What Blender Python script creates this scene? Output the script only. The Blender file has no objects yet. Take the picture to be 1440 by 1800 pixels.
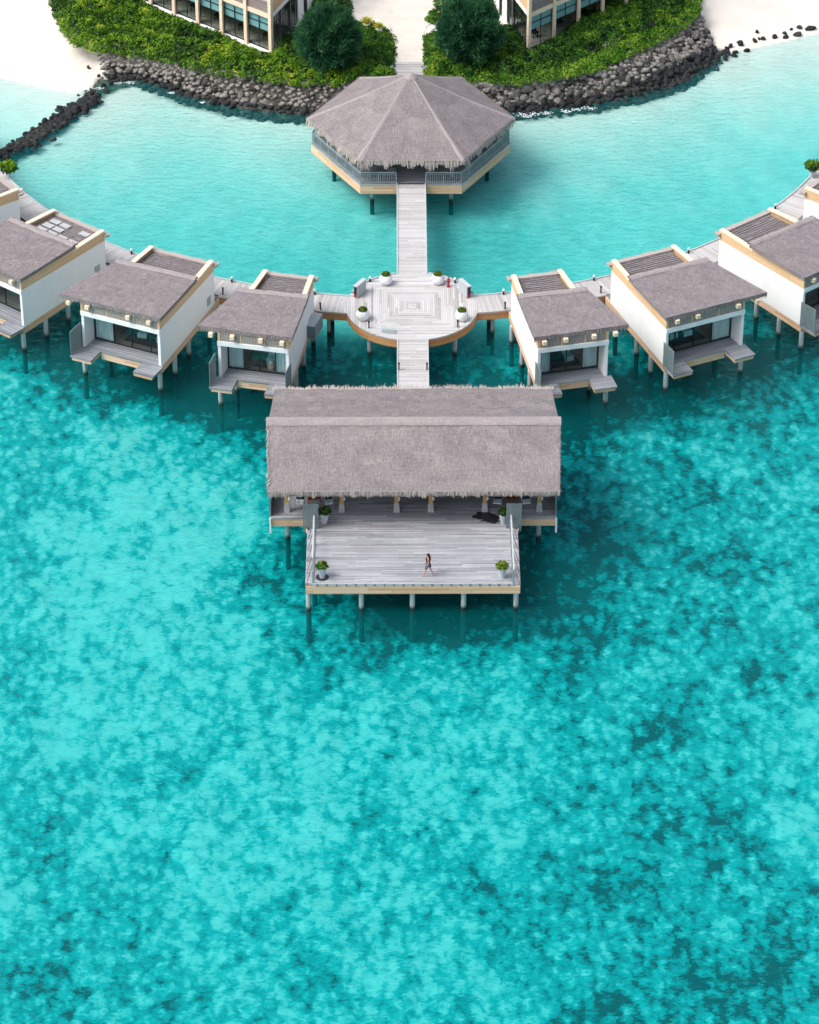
import bpy, bmesh, math, random
import numpy as np
from mathutils import Vector, Matrix, noise
R=math.radians
random.seed(7); RNG=np.random.default_rng(7)
scene=bpy.context.scene
C=bpy.data.collections.new("resort"); scene.collection.children.link(C)

# ---------------------------------------------------------------- materials
class NT:
    def __init__(s,name):
        s.m=bpy.data.materials.new(name); s.m.use_nodes=True
        s.t=s.m.node_tree; s.t.nodes.clear(); s.out=s.n('ShaderNodeOutputMaterial')
    def n(s,typ,**kw):
        nd=s.t.nodes.new(typ)
        for k,v in kw.items(): setattr(nd,k,v)
        return nd
    def l(s,a,b): s.t.links.new(a,b)
    def math(s,op,a,b=None,c=None,clamp=False):
        nd=s.n('ShaderNodeMath',operation=op); nd.use_clamp=clamp
        for i,v in enumerate((a,b,c)):
            if v is None: continue
            if isinstance(v,(int,float)): nd.inputs[i].default_value=v
            else: s.l(v,nd.inputs[i])
        return nd.outputs[0]
    def noise(s,vec,scale,detail=3,rough=.5,dist=0.0,dim='3D',out='Fac'):
        nd=s.n('ShaderNodeTexNoise',noise_dimensions=dim)
        nd.inputs['Scale'].default_value=scale; nd.inputs['Detail'].default_value=detail
        nd.inputs['Roughness'].default_value=rough; nd.inputs['Distortion'].default_value=dist
        if vec is not None: s.l(vec,nd.inputs['Vector'])
        return nd.outputs[out]
    def mapv(s,vec,scale=(1,1,1),loc=(0,0,0)):
        nd=s.n('ShaderNodeMapping'); nd.inputs['Scale'].default_value=scale; nd.inputs['Location'].default_value=loc
        s.l(vec,nd.inputs['Vector']); return nd.outputs[0]
    def ramp(s,fac,stops,interp='LINEAR'):
        nd=s.n('ShaderNodeValToRGB'); e=nd.color_ramp.elements; nd.color_ramp.interpolation=interp
        while len(e)<len(stops): e.new(.5)
        for i,(p,c) in enumerate(stops): e[i].position=p; e[i].color=(*c,1)
        s.l(fac,nd.inputs[0]); return nd.outputs[0]
    def mix(s,f,a,b,bt='MIX'):
        nd=s.n('ShaderNodeMix',data_type='RGBA',blend_type=bt)
        for i,v in ((0,f),(6,a),(7,b)):
            if isinstance(v,(int,float)): nd.inputs[i].default_value=v
            elif isinstance(v,tuple): nd.inputs[i].default_value=(*v,1)
            else: s.l(v,nd.inputs[i])
        return nd.outputs[2]
    def bump(s,h,strength=.3,dist=.05):
        nd=s.n('ShaderNodeBump'); nd.inputs['Strength'].default_value=strength; nd.inputs['Distance'].default_value=dist
        s.l(h,nd.inputs['Height']); return nd.outputs[0]
    def bsdf(s,col,rough=.8,spec=.3,normal=None,metal=0):
        b=s.n('ShaderNodeBsdfPrincipled'); b.inputs['Roughness'].default_value=rough
        b.inputs['Specular IOR Level'].default_value=spec; b.inputs['Metallic'].default_value=metal
        if isinstance(col,tuple): b.inputs['Base Color'].default_value=(*col,1)
        else: s.l(col,b.inputs['Base Color'])
        if normal is not None: s.l(normal,b.inputs['Normal'])
        s.l(b.outputs[0],s.out.inputs['Surface']); return b
    def obj(s): return s.n('ShaderNodeTexCoord').outputs['Object']
    def uv(s): return s.n('ShaderNodeUVMap').outputs[0]

def sc3(c,k): return tuple(min(1,x*k) for x in c)

def schlick(t,f0,nrm=None):
    lw=t.n('ShaderNodeLayerWeight'); lw.inputs['Blend'].default_value=.5
    if nrm is not None: t.l(nrm,lw.inputs['Normal'])
    return t.math('MULTIPLY_ADD',t.math('POWER',lw.outputs['Facing'],5.0),1-f0,f0,clamp=True)
def mat_thatch(name,base,var=.22,course=.3):
    t=NT(name); uv=t.uv()
    n1=t.noise(t.mapv(uv,(8.5,1.7,1)),1.0,5,.78)
    n2=t.noise(uv,.55,4,.6)
    n3=t.noise(t.mapv(uv,(22,6,1)),1.0,2,.7)
    sep=t.n('ShaderNodeSeparateXYZ'); t.l(uv,sep.inputs[0])
    wob=t.math('MULTIPLY',t.noise(t.mapv(uv,(.8,.8,1)),1,2),.35)
    v=t.math('FRACT',t.math('DIVIDE',t.math('ADD',sep.outputs[1],wob),course))
    crs=t.math('POWER',v,3.0)
    f=t.math('ADD',t.math('MULTIPLY',n1,.55),t.math('ADD',t.math('MULTIPLY',n2,.35),t.math('ADD',t.math('MULTIPLY',n3,.35),t.math('MULTIPLY',crs,-.045))))
    col=t.ramp(f,[(.33,sc3(base,1-1.9*var)),(.5,sc3(base,1-.6*var)),(.62,sc3(base,1+.25*var)),(.80,sc3((base[0]*1.02,base[1]*1.0,base[2]*.93),1+1.9*var))])
    # sparse pale straw flecks
    fl=t.noise(t.mapv(uv,(16,3,1),(5,9,0)),1,1,.5)
    col=t.mix(t.math('MULTIPLY',t.math('GREATER_THAN',fl,.70),.45),col,(base[0]*1.7,base[1]*1.62,base[2]*1.4))
    h=t.math('ADD',n3,t.math('ADD',n1,t.math('MULTIPLY',crs,-.2)))
    t.bsdf(col,.95,.1,t.bump(h,.7,.06)); return t.m

def mat_plank(name,cols,w=.14,L=3.2,gap=.1,mode='uv',bump=.4,rough=.75,weather=.35):
    t=NT(name)
    if mode=='uv': vec=t.uv()
    else: vec=t.obj()
    sep=t.n('ShaderNodeSeparateXYZ'); t.l(vec,sep.inputs[0]); u,v=sep.outputs[0],sep.outputs[1]
    if mode=='square':
        au,av=t.math('ABSOLUTE',u),t.math('ABSOLUTE',v)
        m=t.math('MAXIMUM',au,av); s_=t.math('MINIMUM',au,av)
        g=t.math('GREATER_THAN',au,av)
        sgn=t.math('ADD',t.math('MULTIPLY',u,g),t.math('MULTIPLY',v,t.math('SUBTRACT',1.0,g)))
        mn=t.math('ADD',t.math('MULTIPLY',v,g),t.math('MULTIPLY',u,t.math('SUBTRACT',1.0,g)))
        side=t.math('ADD',t.math('MULTIPLY',g,3.0),t.math('GREATER_THAN',sgn,0.0))
        v=m; u=t.math('ADD',mn,t.math('MULTIPLY',side,40.0))
    rr=t.math('DIVIDE',v,w); row=t.math('FLOOR',rr); fr=t.math('FRACT',rr)
    wn=t.n('ShaderNodeTexWhiteNoise',noise_dimensions='1D'); t.l(row,wn.inputs['W'])
    uo=t.math('ADD',t.math('DIVIDE',u,L),t.math('MULTIPLY',wn.outputs['Value'],5.0)); seg=t.math('FLOOR',uo); fu=t.math('FRACT',uo)
    cb=t.n('ShaderNodeCombineXYZ'); t.l(row,cb.inputs[0]); t.l(seg,cb.inputs[1])
    w2=t.n('ShaderNodeTexWhiteNoise',noise_dimensions='2D'); t.l(cb.outputs[0],w2.inputs['Vector'])
    cb2=t.n('ShaderNodeCombineXYZ'); t.l(t.math('MULTIPLY',u,1.0),cb2.inputs[0]); t.l(t.math('MULTIPLY',v,14.0),cb2.inputs[1]); t.l(w2.outputs['Value'],cb2.inputs[2])
    st=t.noise(cb2.outputs[0],1.3,4,.65)
    big=t.noise(vec,.35,4,.6)
    f=t.math('ADD',t.math('MULTIPLY',w2.outputs['Value'],.55),t.math('ADD',t.math('MULTIPLY',st,.45),t.math('MULTIPLY',t.math('SUBTRACT',big,.5),weather*1.6)))
    n=len(cols); col=t.ramp(f,[(.12+.76*i/(n-1),c) for i,c in enumerate(cols)])
    edge=t.math('ADD',t.math('LESS_THAN',fr,gap),t.math('LESS_THAN',fu,.004),clamp=True)
    dark=sc3(cols[0],.45)
    col=t.mix(t.math('MULTIPLY',edge,.75),col,dark)
    h=t.math('SUBTRACT',t.math('MULTIPLY',st,.3),edge)
    t.bsdf(col,rough,.25,t.bump(h,bump,.02)); return t.m

def mat_plain(name,c,rough=.6,spec=.3,var=.08,scale=2.5,metal=0,bump=0.0,vscale=(1,1,1)):
    t=NT(name); o=t.mapv(t.obj(),vscale)
    n=t.noise(o,scale,5,.6)
    col=t.ramp(n,[(.3,sc3(c,1-var*1.6)),(.5,c),(.7,sc3(c,1+var))])
    nb=t.bump(n,bump,.03) if bump else None
    t.bsdf(col,rough,spec,nb,metal); return t.m

M={}
M['thatch']=mat_thatch('grey_thatch',(.228,.206,.213),.40)
M['thatch_v']=mat_thatch('villa_thatch',(.218,.195,.205),.42,.22)
M['ridge']=mat_thatch('ridge_thatch',(.33,.295,.30),.2,.3)
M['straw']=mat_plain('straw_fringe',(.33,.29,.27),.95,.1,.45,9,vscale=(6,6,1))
M['strawpale']=mat_plain('pale_straw',(.43,.385,.36),.95,.1,.35,9,vscale=(6,6,1))
G0=[(.30,.285,.28),(.43,.415,.41),(.54,.53,.53),(.66,.65,.65),(.78,.77,.76)]
M['deck_hut']=mat_plank('weathered_boards_terrace',[(.19,.19,.205),(.27,.275,.30),(.325,.335,.365),(.375,.39,.42),(.50,.515,.545)],.125,3.6,.08)
M['walk']=mat_plank('bleached_boards_walk',[(.33,.32,.31),(.43,.42,.415),(.49,.485,.49),(.54,.54,.55),(.62,.62,.64)],.145,9,.09)
M['walk_sq']=mat_plank('bleached_boards_square',[(.30,.29,.27),(.45,.44,.43),(.52,.52,.525),(.56,.56,.575),(.63,.63,.65)],.145,7,.09,'square')
M['deck_villa']=mat_plank('grey_boards_villa',[(.15,.16,.18),(.225,.24,.27),(.285,.305,.34),(.37,.39,.425)],.13,4,.10)
M['tan']=mat_plank('tan_fascia',[(.60,.36,.21),(.72,.46,.29),(.80,.54,.37),(.86,.62,.46)],.185,5,.07,weather=.2)
M['orange']=mat_plank('orange_fascia',[(.50,.24,.09),(.62,.32,.14),(.70,.39,.19)],.185,5,.06,weather=.2)
M['tanwall']=mat_plank('tan_cladding',[(.66,.44,.24),(.74,.51,.30),(.80,.58,.37)],.12,3,.05,weather=.15)
M['cream']=mat_plain('cream_timber',(.84,.69,.53),.6,.2,.07,3)
M['post']=mat_plain('honey_timber',(.55,.33,.12),.6,.2,.15,5,vscale=(4,4,1))
M['white']=mat_plain('white_render',(.88,.885,.89),.8,.2,.022,1.3,vscale=(1.5,1.5,.4))
M['whitepaint']=mat_plain('white_paint',(.86,.89,.91),.6,.3,.03,2)
M['slat']=mat_plain('grey_green_slats',(.17,.22,.23),.6,.3,.15,4,vscale=(5,5,1))
M['rail']=mat_plain('grey_rail',(.30,.35,.38),.5,.4,.08,3)
M['railpale']=mat_plain('pale_rail',(.48,.52,.55),.5,.4,.05,3)
M['dark']=mat_plain('dark_frame',(.02,.03,.035),.4,.4,.2,3)
M['rod']=mat_plain('dark_rod',(.16,.13,.13),.5,.4,.2,3)
M['brown']=mat_plank('brown_floor',[(.24,.18,.14),(.32,.25,.20),(.40,.32,.26)],.15,2,.05)
M['hutwall']=mat_plank('dark_boards',[(.13,.125,.13),(.19,.18,.185),(.25,.24,.24)],.14,3,.12)
M['curtain']=mat_plain('curtain_cloth',(.88,.92,.91),.9,.1,.25,3,vscale=(7,7,.2))
M['rug']=mat_plain('dark_rug',(.01,.035,.04),.9,.1,.2,3)
M['cloth']=mat_plain('pale_cloth',(.80,.86,.87),.9,.1,.15,6)
M['rust']=mat_plain('rust_table',(.22,.06,.02),.5,.3,.2,4)
M['navy']=mat_plain('navy_cushion',(.015,.03,.07),.8,.2,.2,4)
M['concrete']=mat_plain('pale_concrete',(.44,.46,.48),.85,.2,.12,3,bump=.2)
M['black']=mat_plain('black_metal',(.015,.015,.018),.5,.4,.2,3)
M['red']=mat_plain('red_paint',(.38,.01,.03),.4,.5,.15,3)
M['potwhite']=mat_plain('white_glaze',(.78,.80,.82),.5,.4,.03,2)
M['potgrey']=mat_plain('grey_glaze',(.52,.58,.63),.5,.4,.06,3)
M['soil']=mat_plain('soil',(.05,.035,.02),.95,.1,.3,8)
M['skin']=mat_plain('skin',(.52,.27,.18),.6,.3,.05,5)
M['hair']=mat_plain('dark_hair',(.045,.008,.010),.5,.4,.3,20)
M['top']=mat_plain('dark_red_top',(.04,.006,.012),.8,.2,.2,10)
M['skirt']=mat_plain('blue_grey_cloth',(.13,.14,.20),.9,.1,.5,14)
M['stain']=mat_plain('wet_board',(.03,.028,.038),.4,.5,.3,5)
M['path']=mat_plain('pale_path',(.66,.62,.56),.95,.1,.08,.9,bump=.2)
M['blind']=mat_plain('window_blind',(.40,.58,.60),.7,.2,.06,2)
M['panelgrey']=mat_plank('grey_panel',[(.20,.16,.15),(.28,.23,.22),(.36,.31,.30)],.12,2.5,.08)
M['bark']=mat_plain('bark',(.10,.07,.05),.95,.1,.3,6)

def pile_mat():
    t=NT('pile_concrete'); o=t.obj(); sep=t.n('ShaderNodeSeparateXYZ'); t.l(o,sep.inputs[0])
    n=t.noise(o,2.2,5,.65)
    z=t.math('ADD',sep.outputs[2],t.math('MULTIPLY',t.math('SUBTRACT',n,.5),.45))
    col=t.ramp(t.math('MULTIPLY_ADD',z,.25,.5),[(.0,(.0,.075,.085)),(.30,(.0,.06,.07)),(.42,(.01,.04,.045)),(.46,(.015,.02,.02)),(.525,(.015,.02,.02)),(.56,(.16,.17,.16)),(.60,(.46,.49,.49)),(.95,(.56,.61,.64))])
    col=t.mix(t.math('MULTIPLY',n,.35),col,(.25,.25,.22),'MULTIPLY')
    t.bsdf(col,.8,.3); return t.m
M['pile']=pile_mat()

def glass_mat():
    t=NT('window_glass')
    tr=t.n('ShaderNodeBsdfTransparent'); tr.inputs[0].default_value=(.86,.95,.96,1)
    gl=t.n('ShaderNodeBsdfGlossy'); gl.inputs['Roughness'].default_value=.03
    fr=schlick(t,.04)
    mx=t.n('ShaderNodeMixShader'); t.l(fr,mx.inputs[0]); t.l(tr.outputs[0],mx.inputs[1]); t.l(gl.outputs[0],mx.inputs[2])
    t.l(mx.outputs[0],t.out.inputs['Surface']); return t.m
M['glass']=glass_mat()

def louver_mat():
    t=NT('woven_louvre'); uv=t.uv(); sep=t.n('ShaderNodeSeparateXYZ'); t.l(uv,sep.inputs[0])
    f=t.math('FRACT',t.math('MULTIPLY',sep.outputs[0],9.0))
    n=t.noise(uv,6,3)
    g=t.math('LESS_THAN',f,.35)
    col=t.mix(t.math('MULTIPLY',g,.7),t.ramp(n,[(.3,(.30,.27,.25)),(.7,(.44,.39,.33))]),(.15,.14,.15))
    t.bsdf(col,.8,.2,t.bump(f,.3,.02)); return t.m
M['louver']=louver_mat()

def leaf_mat(name,stops,rough=.55):
    t=NT(name); a=t.n('ShaderNodeAttribute',attribute_name='tone')
    col=t.ramp(a.outputs['Fac'],stops)
    b=t.bsdf(col,rough,.3)
    tl=t.n('ShaderNodeBsdfTranslucent'); t.l(col,tl.inputs[0])
    mx=t.n('ShaderNodeMixShader'); mx.inputs[0].default_value=.25
    t.l(b.outputs[0],mx.inputs[1]); t.l(tl.outputs[0],mx.inputs[2]); t.l(mx.outputs[0],t.out.inputs['Surface']); return t.m
M['leafL']=leaf_mat('bright_shrub_leaf',[(0,(.008,.030,.004)),(.3,(.035,.11,.006)),(.6,(.095,.235,.009)),(.85,(.20,.35,.014)),(1,(.38,.45,.04))])
M['leafR']=leaf_mat('deep_shrub_leaf',[(0,(.006,.028,.006)),(.35,(.025,.095,.008)),(.65,(.06,.18,.010)),(.88,(.13,.28,.015)),(1,(.28,.38,.03))])
M['cover']=leaf_mat('ground_cover_leaf',[(0,(.03,.10,.006)),(.5,(.08,.22,.01)),(1,(.22,.36,.03))])
M['needle']=leaf_mat('casuarina_needle',[(0,(.008,.045,.022)),(.5,(.018,.10,.045)),(1,(.06,.19,.07))])
M['agave']=leaf_mat('yellow_leaf',[(0,(.30,.34,.03)),(1,(.72,.66,.12))])
M['potleaf']=leaf_mat('pot_leaf',[(0,(.01,.05,.01)),(.5,(.05,.14,.01)),(1,(.28,.34,.03))])

def rock_mat(name,stops):
    t=NT(name); o=t.obj(); oi=t.n('ShaderNodeObjectInfo'); a=t.n('ShaderNodeAttribute',attribute_name='tone')
    v=t.n('ShaderNodeVectorMath',operation='ADD'); t.l(o,v.inputs[0]); 
    n=t.noise(o,3.5,6,.7)
    f=t.math('ADD',t.math('MULTIPLY',n,.6),t.math('MULTIPLY',t.math('ADD',oi.outputs['Random'],a.outputs['Fac']),.4))
    col=t.ramp(f,stops)
    t.bsdf(col,.85,.3,t.bump(n,.6,.06)); return t.m
M['rockdry']=rock_mat('dry_boulder',[(.25,(.02,.021,.022)),(.48,(.085,.083,.078)),(.75,(.26,.245,.225))])
M['rockwet']=rock_mat('wet_boulder',[(.2,(.008,.010,.012)),(.6,(.025,.028,.030)),(.9,(.06,.06,.055))])
M['foam']=mat_plain('sea_foam',(.80,.86,.88),.6,.2,.05,8)

# ---------------------------------------------------------------- mesh builder
MIR=1
def perp(u,v): return (u[1]*v[2]-u[2]*v[1],u[2]*v[0]-u[0]*v[2],u[0]*v[1]-u[1]*v[0])
class MB:
    def __init__(s): s.v=[]; s.f=[]; s.uv=[]
    def poly(s,pts,uv=None):
        b=len(s.v); s.v+= [tuple(p) for p in pts]; s.f.append(list(range(b,b+len(pts)))); s.uv.append(uv); return s
    def hexa(s,bt,tp,open_bottom=False):
        n=len(bt)
        s.poly(tp)
        if not open_bottom: s.poly(list(reversed(bt)))
        for i in range(n):
            j=(i+1)%n; s.poly([bt[i],bt[j],tp[j],tp[i]])
        return s
    def prism(s,pl,z0,z1): return s.hexa([(x,y,z0) for x,y in pl],[(x,y,z1) for x,y in pl])
    def box(s,x0,x1,y0,y1,z0,z1): return s.prism([(x0,y0),(x1,y0),(x1,y1),(x0,y1)],z0,z1)
    def obox(s,c,d,L,W,z0,z1):   # box centred at c, long axis direction d (2D)
        dx,dy=d; l=math.hypot(dx,dy); dx/=l; dy/=l; nx,ny=-dy,dx
        P=[(c[0]+dx*a*L/2+nx*b*W/2,c[1]+dy*a*L/2+ny*b*W/2) for a,b in ((-1,-1),(1,-1),(1,1),(-1,1))]
        return s.prism(P,z0,z1)
    def lathe(s,x,y,prof,n=16):
        for k in range(len(prof)-1):
            (r0,z0),(r1,z1)=prof[k],prof[k+1]
            for i in range(n):
                a,b=2*math.pi*i/n,2*math.pi*(i+1)/n
                s.poly([(x+r0*math.cos(a),y+r0*math.sin(a),z0),(x+r0*math.cos(b),y+r0*math.sin(b),z0),(x+r1*math.cos(b),y+r1*math.sin(b),z1),(x+r1*math.cos(a),y+r1*math.sin(a),z1)])
        r,z=prof[-1]; s.poly([(x+r*math.cos(2*math.pi*i/n),y+r*math.sin(2*math.pi*i/n),z) for i in range(n)])
        r,z=prof[0]; s.poly([(x+r*math.cos(-2*math.pi*i/n),y+r*math.sin(-2*math.pi*i/n),z) for i in range(n)])
        return s
    def tube(s,p,q,r,n=6,r2=None):
        p,q=Vector(p),Vector(q); d=(q-p).normalized(); a=d.orthogonal().normalized(); b=d.cross(a); r2=r if r2 is None else r2
        P=[p+(a*math.cos(2*math.pi*i/n)+b*math.sin(2*math.pi*i/n))*r for i in range(n)]
        Q=[q+(a*math.cos(2*math.pi*i/n)+b*math.sin(2*math.pi*i/n))*r2 for i in range(n)]
        for i in range(n):
            j=(i+1)%n; s.poly([P[i],P[j],Q[j],Q[i]])
        s.poly(Q); s.poly(list(reversed(P))); return s
    def build(s,name,mat,parent=None,smooth=False,weld=False):
        me=bpy.data.meshes.new(name); V=s.v; F=s.f; U=s.uv
        if MIR<0:
            V=[(-x,y,z) for x,y,z in V]; F=[list(reversed(f)) for f in F]; U=[None if u is None else list(reversed(u)) for u in U]
        me.from_pydata(V,[],F)
        uvl=me.uv_layers.new(name='UVMap'); arr=np.zeros(len(me.loops)*2,dtype=np.float32); k=0
        for f,u in zip(F,U):
            if u is not None:
                for a in u: arr[2*k]=a[0]; arr[2*k+1]=a[1]; k+=1
                continue
            P=[V[i] for i in f]; nx=ny=nz=0
            for i in range(len(P)):
                a,b=P[i],P[(i+1)%len(P)]
                nx+=(a[1]-b[1])*(a[2]+b[2]); ny+=(a[2]-b[2])*(a[0]+b[0]); nz+=(a[0]-b[0])*(a[1]+b[1])
            l=math.sqrt(nx*nx+ny*ny+nz*nz) or 1; nx/=l; ny/=l; nz/=l
            h=math.hypot(nx,ny)
            if h<.03: ua=(1,0,0); va=(0,1,0)
            else: ua=(-ny/h,nx/h,0); va=perp((nx,ny,nz),ua)
            for p in P:
                arr[2*k]=p[0]*ua[0]+p[1]*ua[1]; arr[2*k+1]=p[0]*va[0]+p[1]*va[1]+p[2]*va[2]; k+=1
        uvl.data.foreach_set('uv',arr)
        me.materials.append(M[mat]); 
        if weld:
            bm=bmesh.new(); bm.from_mesh(me); bmesh.ops.remove_doubles(bm,verts=bm.verts,dist=1e-4); bm.to_mesh(me); bm.free()
        if smooth: me.polygons.foreach_set('use_smooth',[True]*len(me.polygons))
        me.update(); o=bpy.data.objects.new(name,me); C.objects.link(o)
        if parent is not None: o.parent=parent
        return o

def tag(o,label=None,cat=None,group=None,kind=None):
    if label: o['label']=label
    if cat: o['category']=cat
    if group: o['group']=group
    if kind: o['kind']=kind
    return o
def empty(name,loc,rz=0,label=None,cat=None,group=None):
    o=bpy.data.objects.new(name,None); C.objects.link(o); o.location=loc; o.rotation_euler=(0,0,rz); o.empty_display_size=.3
    return tag(o,label,cat,group)
def np_mesh(name,V,F,mat,parent=None,tone=None,smooth=False):
    """V (n,3) float, F (m,k) int arrays"""
    me=bpy.data.meshes.new(name); n=len(V); m,k=F.shape
    me.vertices.add(n); me.vertices.foreach_set('co',V.astype(np.float32).ravel())
    me.loops.add(m*k); me.loops.foreach_set('vertex_index',F.astype(np.int32).ravel())
    me.polygons.add(m); me.polygons.foreach_set('loop_start',np.arange(0,m*k,k,dtype=np.int32)); me.polygons.foreach_set('loop_total',np.full(m,k,dtype=np.int32))
    me.update(calc_edges=True)
    if tone is not None:
        a=me.attributes.new('tone','FLOAT','POINT'); a.data.foreach_set('value',tone.astype(np.float32))
    if smooth: me.polygons.foreach_set('use_smooth',[True]*m)
    me.materials.append(M[mat]); me.validate()
    o=bpy.data.objects.new(name,me); C.objects.link(o)
    if parent is not None: o.parent=parent
    return o

def leaves(name,P,N,size,mat,parent=None,tone=None,aspect=1.7,spread=.8):
    """leaf quads at points P with rough normals N"""
    n=len(P); D=N+RNG.normal(0,spread,(n,3)); D/=np.linalg.norm(D,axis=1,keepdims=True)
    A=np.cross(D,RNG.normal(0,1,(n,3))); A/=np.linalg.norm(A,axis=1,keepdims=True); B=np.cross(D,A)
    s=size*RNG.uniform(.6,1.3,(n,1)); A=A*s*.5*aspect; B=B*s*.5
    V=np.stack([P-A,P-B*.9,P+A,P+B*.9],1).reshape(-1,3)
    F=np.arange(n*4).reshape(n,4)
    if tone is None: tone=RNG.uniform(0,1,n)
    return np_mesh(name,V,F,mat,parent,np.repeat(np.clip(tone,0,1),4))

def strands(name,segs,mat,parent,dens=9,ln=(.25,.5),w=(.06,.16),out=.15,jit=.12):
    """thatch strands hanging along eave segments; segs = [(p0,p1,outward dir, down vector)]"""
    V=[];F=[]
    for p0,p1,od,dn in segs:
        p0,p1=np.array(p0),np.array(p1); L=np.linalg.norm(p1-p0); n=int(L*dens); t=(p1-p0)/L
        if MIR<0: pass
        for i in range(n):
            b=p0+(p1-p0)*((i+random.random())/n)+np.array(od)*random.uniform(-.10,.06)
            l=random.uniform(*ln)*(1+.35*math.sin(i*.21)+.2*math.sin(i*.057+2)); ww=random.uniform(*w)
            d=np.array(dn)*l+np.array(od)*l*random.uniform(-out*.4,out)+t*random.gauss(0,jit)*l
            k=len(V); up=-np.array(dn)*.12
            V+=[b+up-t*ww/2,b+up+t*ww/2,b+d+t*ww*.22,b+d-t*ww*.22]; F.append([k,k+1,k+2,k+3])
    V=np.array(V); F=np.array(F)
    if MIR<0: V[:,0]*=-1; F=F[:,::-1]
    return np_mesh(name,V,F,mat,parent)

def pile_at(x,y,ztop,parent,r=.17,zb=-5.0,taper=1.0):
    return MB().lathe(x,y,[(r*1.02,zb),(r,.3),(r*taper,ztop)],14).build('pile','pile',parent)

# ---------------------------------------------------------------- ground, seabed, sea
REV=[(-24.3,73.4),(-22.2,73.9),(-20.1,72.9),(-17.7,70.9),(-14.5,69.2),(-11.3,68.2),(-7.9,67.6),(0,67.4),(8.4,68.2),(11.8,68.8),(15.5,69.8),(18.8,71.2),(22.2,73.7),(24.4,76.6),(25.3,78.2)]
TOP=[(-25.4,75.9),(-23.4,75.5),(-21.0,74.7),(-17.7,72.8),(-14.5,71.4),(-10.8,70.2),(-7.2,69.8),(0,69.7),(8.2,69.8),(10.9,70.4),(14.6,71.7),(17.4,74.2),(20.4,77.3),(23.0,80.3),(24.0,83.6)]
BL=[(-90,92),(-48,80),(-33,74.2),(-29.7,72.6),(-26.9,71.3),(-24.3,73.4)]
BR=[(25.3,78.2),(29.1,79.6),(34,82),(60,93),(110,112)]
SHORE=BL+REV[1:]+BR[1:]
def segdist(X,Y,poly):
    d=np.full(X.shape,1e9)
    for (ax,ay),(bx,by) in zip(poly[:-1],poly[1:]):
        vx,vy=bx-ax,by-ay; t=np.clip(((X-ax)*vx+(Y-ay)*vy)/(vx*vx+vy*vy),0,1)
        d=np.minimum(d,np.hypot(X-ax-t*vx,Y-ay-t*vy))
    return d
def inside(X,Y):
    poly=SHORE+[(110,300),(-90,300)]; c=np.zeros(X.shape,bool); n=len(poly); j=n-1
    for i in range(n):
        xi,yi=poly[i]; xj,yj=poly[j]
        with np.errstate(divide='ignore',invalid='ignore'):
            c^=((yi>Y)!=(yj>Y))&(X<(xj-xi)*(Y-yi)/((yj-yi) if yj!=yi else 1e-9)+xi)
        j=i
    return c
def sm(x): x=np.clip(x,0,1); return x*x*(3-2*x)
def height(X,Y):
    dr=segdist(X,Y,REV); db=np.minimum(segdist(X,Y,BL),segdist(X,Y,BR)); ins=inside(X,Y)
    land=np.minimum(.02+1.6*sm(db/12.),.02+1.6*sm(dr/2.3)*1.0+0*db)
    land=np.where(dr<db, np.minimum(.02+1.6*sm(dr/2.3),.25+.16*db), land)
    land=land+.45*sm((dr-3.)/3.)*sm((db-4)/4.)
    sea=-np.minimum(.25+.065*dr,.02+.06*db); sea=-2.9*(1-np.exp(sea/2.3))
    return np.where(ins,land,sea)
def reef_shade_bias(X,Y):
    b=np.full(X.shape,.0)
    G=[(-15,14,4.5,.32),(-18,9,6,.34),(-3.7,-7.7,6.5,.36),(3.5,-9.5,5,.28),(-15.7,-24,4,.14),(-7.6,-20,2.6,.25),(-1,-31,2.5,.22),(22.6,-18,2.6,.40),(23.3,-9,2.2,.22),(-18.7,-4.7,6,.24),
       (-14,21,5,.20),(12,17,4,.10),(18,16,5,-.02),(10,6,5,-.16),(19.7,10,4,-.14),(9.5,-2,4.5,-.12),(12.3,-20,6,-.20),(17,-31,5,-.20),(-21,-34,4,-.22),(0,4.5,5.4,-.9),(11,9,2.5,-.25),(-9,8,2.5,-.3),(0,22,8,-.8),(-14.8,27,4,-.22),(-13,-15,5,-.04),(13,-13,4,-.08),(-24,11,3,.0),(-23,24,4,.12),(-8,-30,4,.02),(-3,-14,3,-.08)]  # strong negative spots paint terrace and hall shade into the seabed colour
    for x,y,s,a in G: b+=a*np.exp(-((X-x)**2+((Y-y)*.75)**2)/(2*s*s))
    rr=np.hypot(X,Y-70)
    b+=-1.05*np.exp(-((rr-42.5)/4.8)**2)                  # dark reef under the villa ring, with the villas' shade painted in
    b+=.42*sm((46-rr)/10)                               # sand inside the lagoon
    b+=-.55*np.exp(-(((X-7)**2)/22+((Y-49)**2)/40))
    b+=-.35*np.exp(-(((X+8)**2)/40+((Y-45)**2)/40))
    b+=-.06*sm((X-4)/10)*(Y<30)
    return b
def shore_mask(X,Y): 
    return np.exp(-(segdist(X,Y,REV)/1.3)**2)+.9*np.exp(-(segdist(X,Y,[(-24.2,73.0),(-27.6,67.4),(-31.8,61.1),(-38,52)])/1.0)**2)
xs=np.concatenate([[-300,-150,-80],np.arange(-48,48.01,.4),[80,150,300]]); ys=np.concatenate([[-300,-150,-75],np.arange(-48,100.01,.4),[130,180,300]])
X,Y=np.meshgrid(xs,ys); Z=height(X,Y); 
nz=np.array([noise.noise((x*.35,y*.25,0)) *.16+ noise.noise((x*1.1,y*.8,3))*.09 for x,y in zip(X.ravel(),Y.ravel())]).reshape(X.shape)
fade=np.clip(-Z*.8,0,1); Z=Z+nz*fade*1.2
Z=np.where(~inside(X,Y),np.minimum(Z,-.02),Z+np.abs(nz)*.1)
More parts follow.
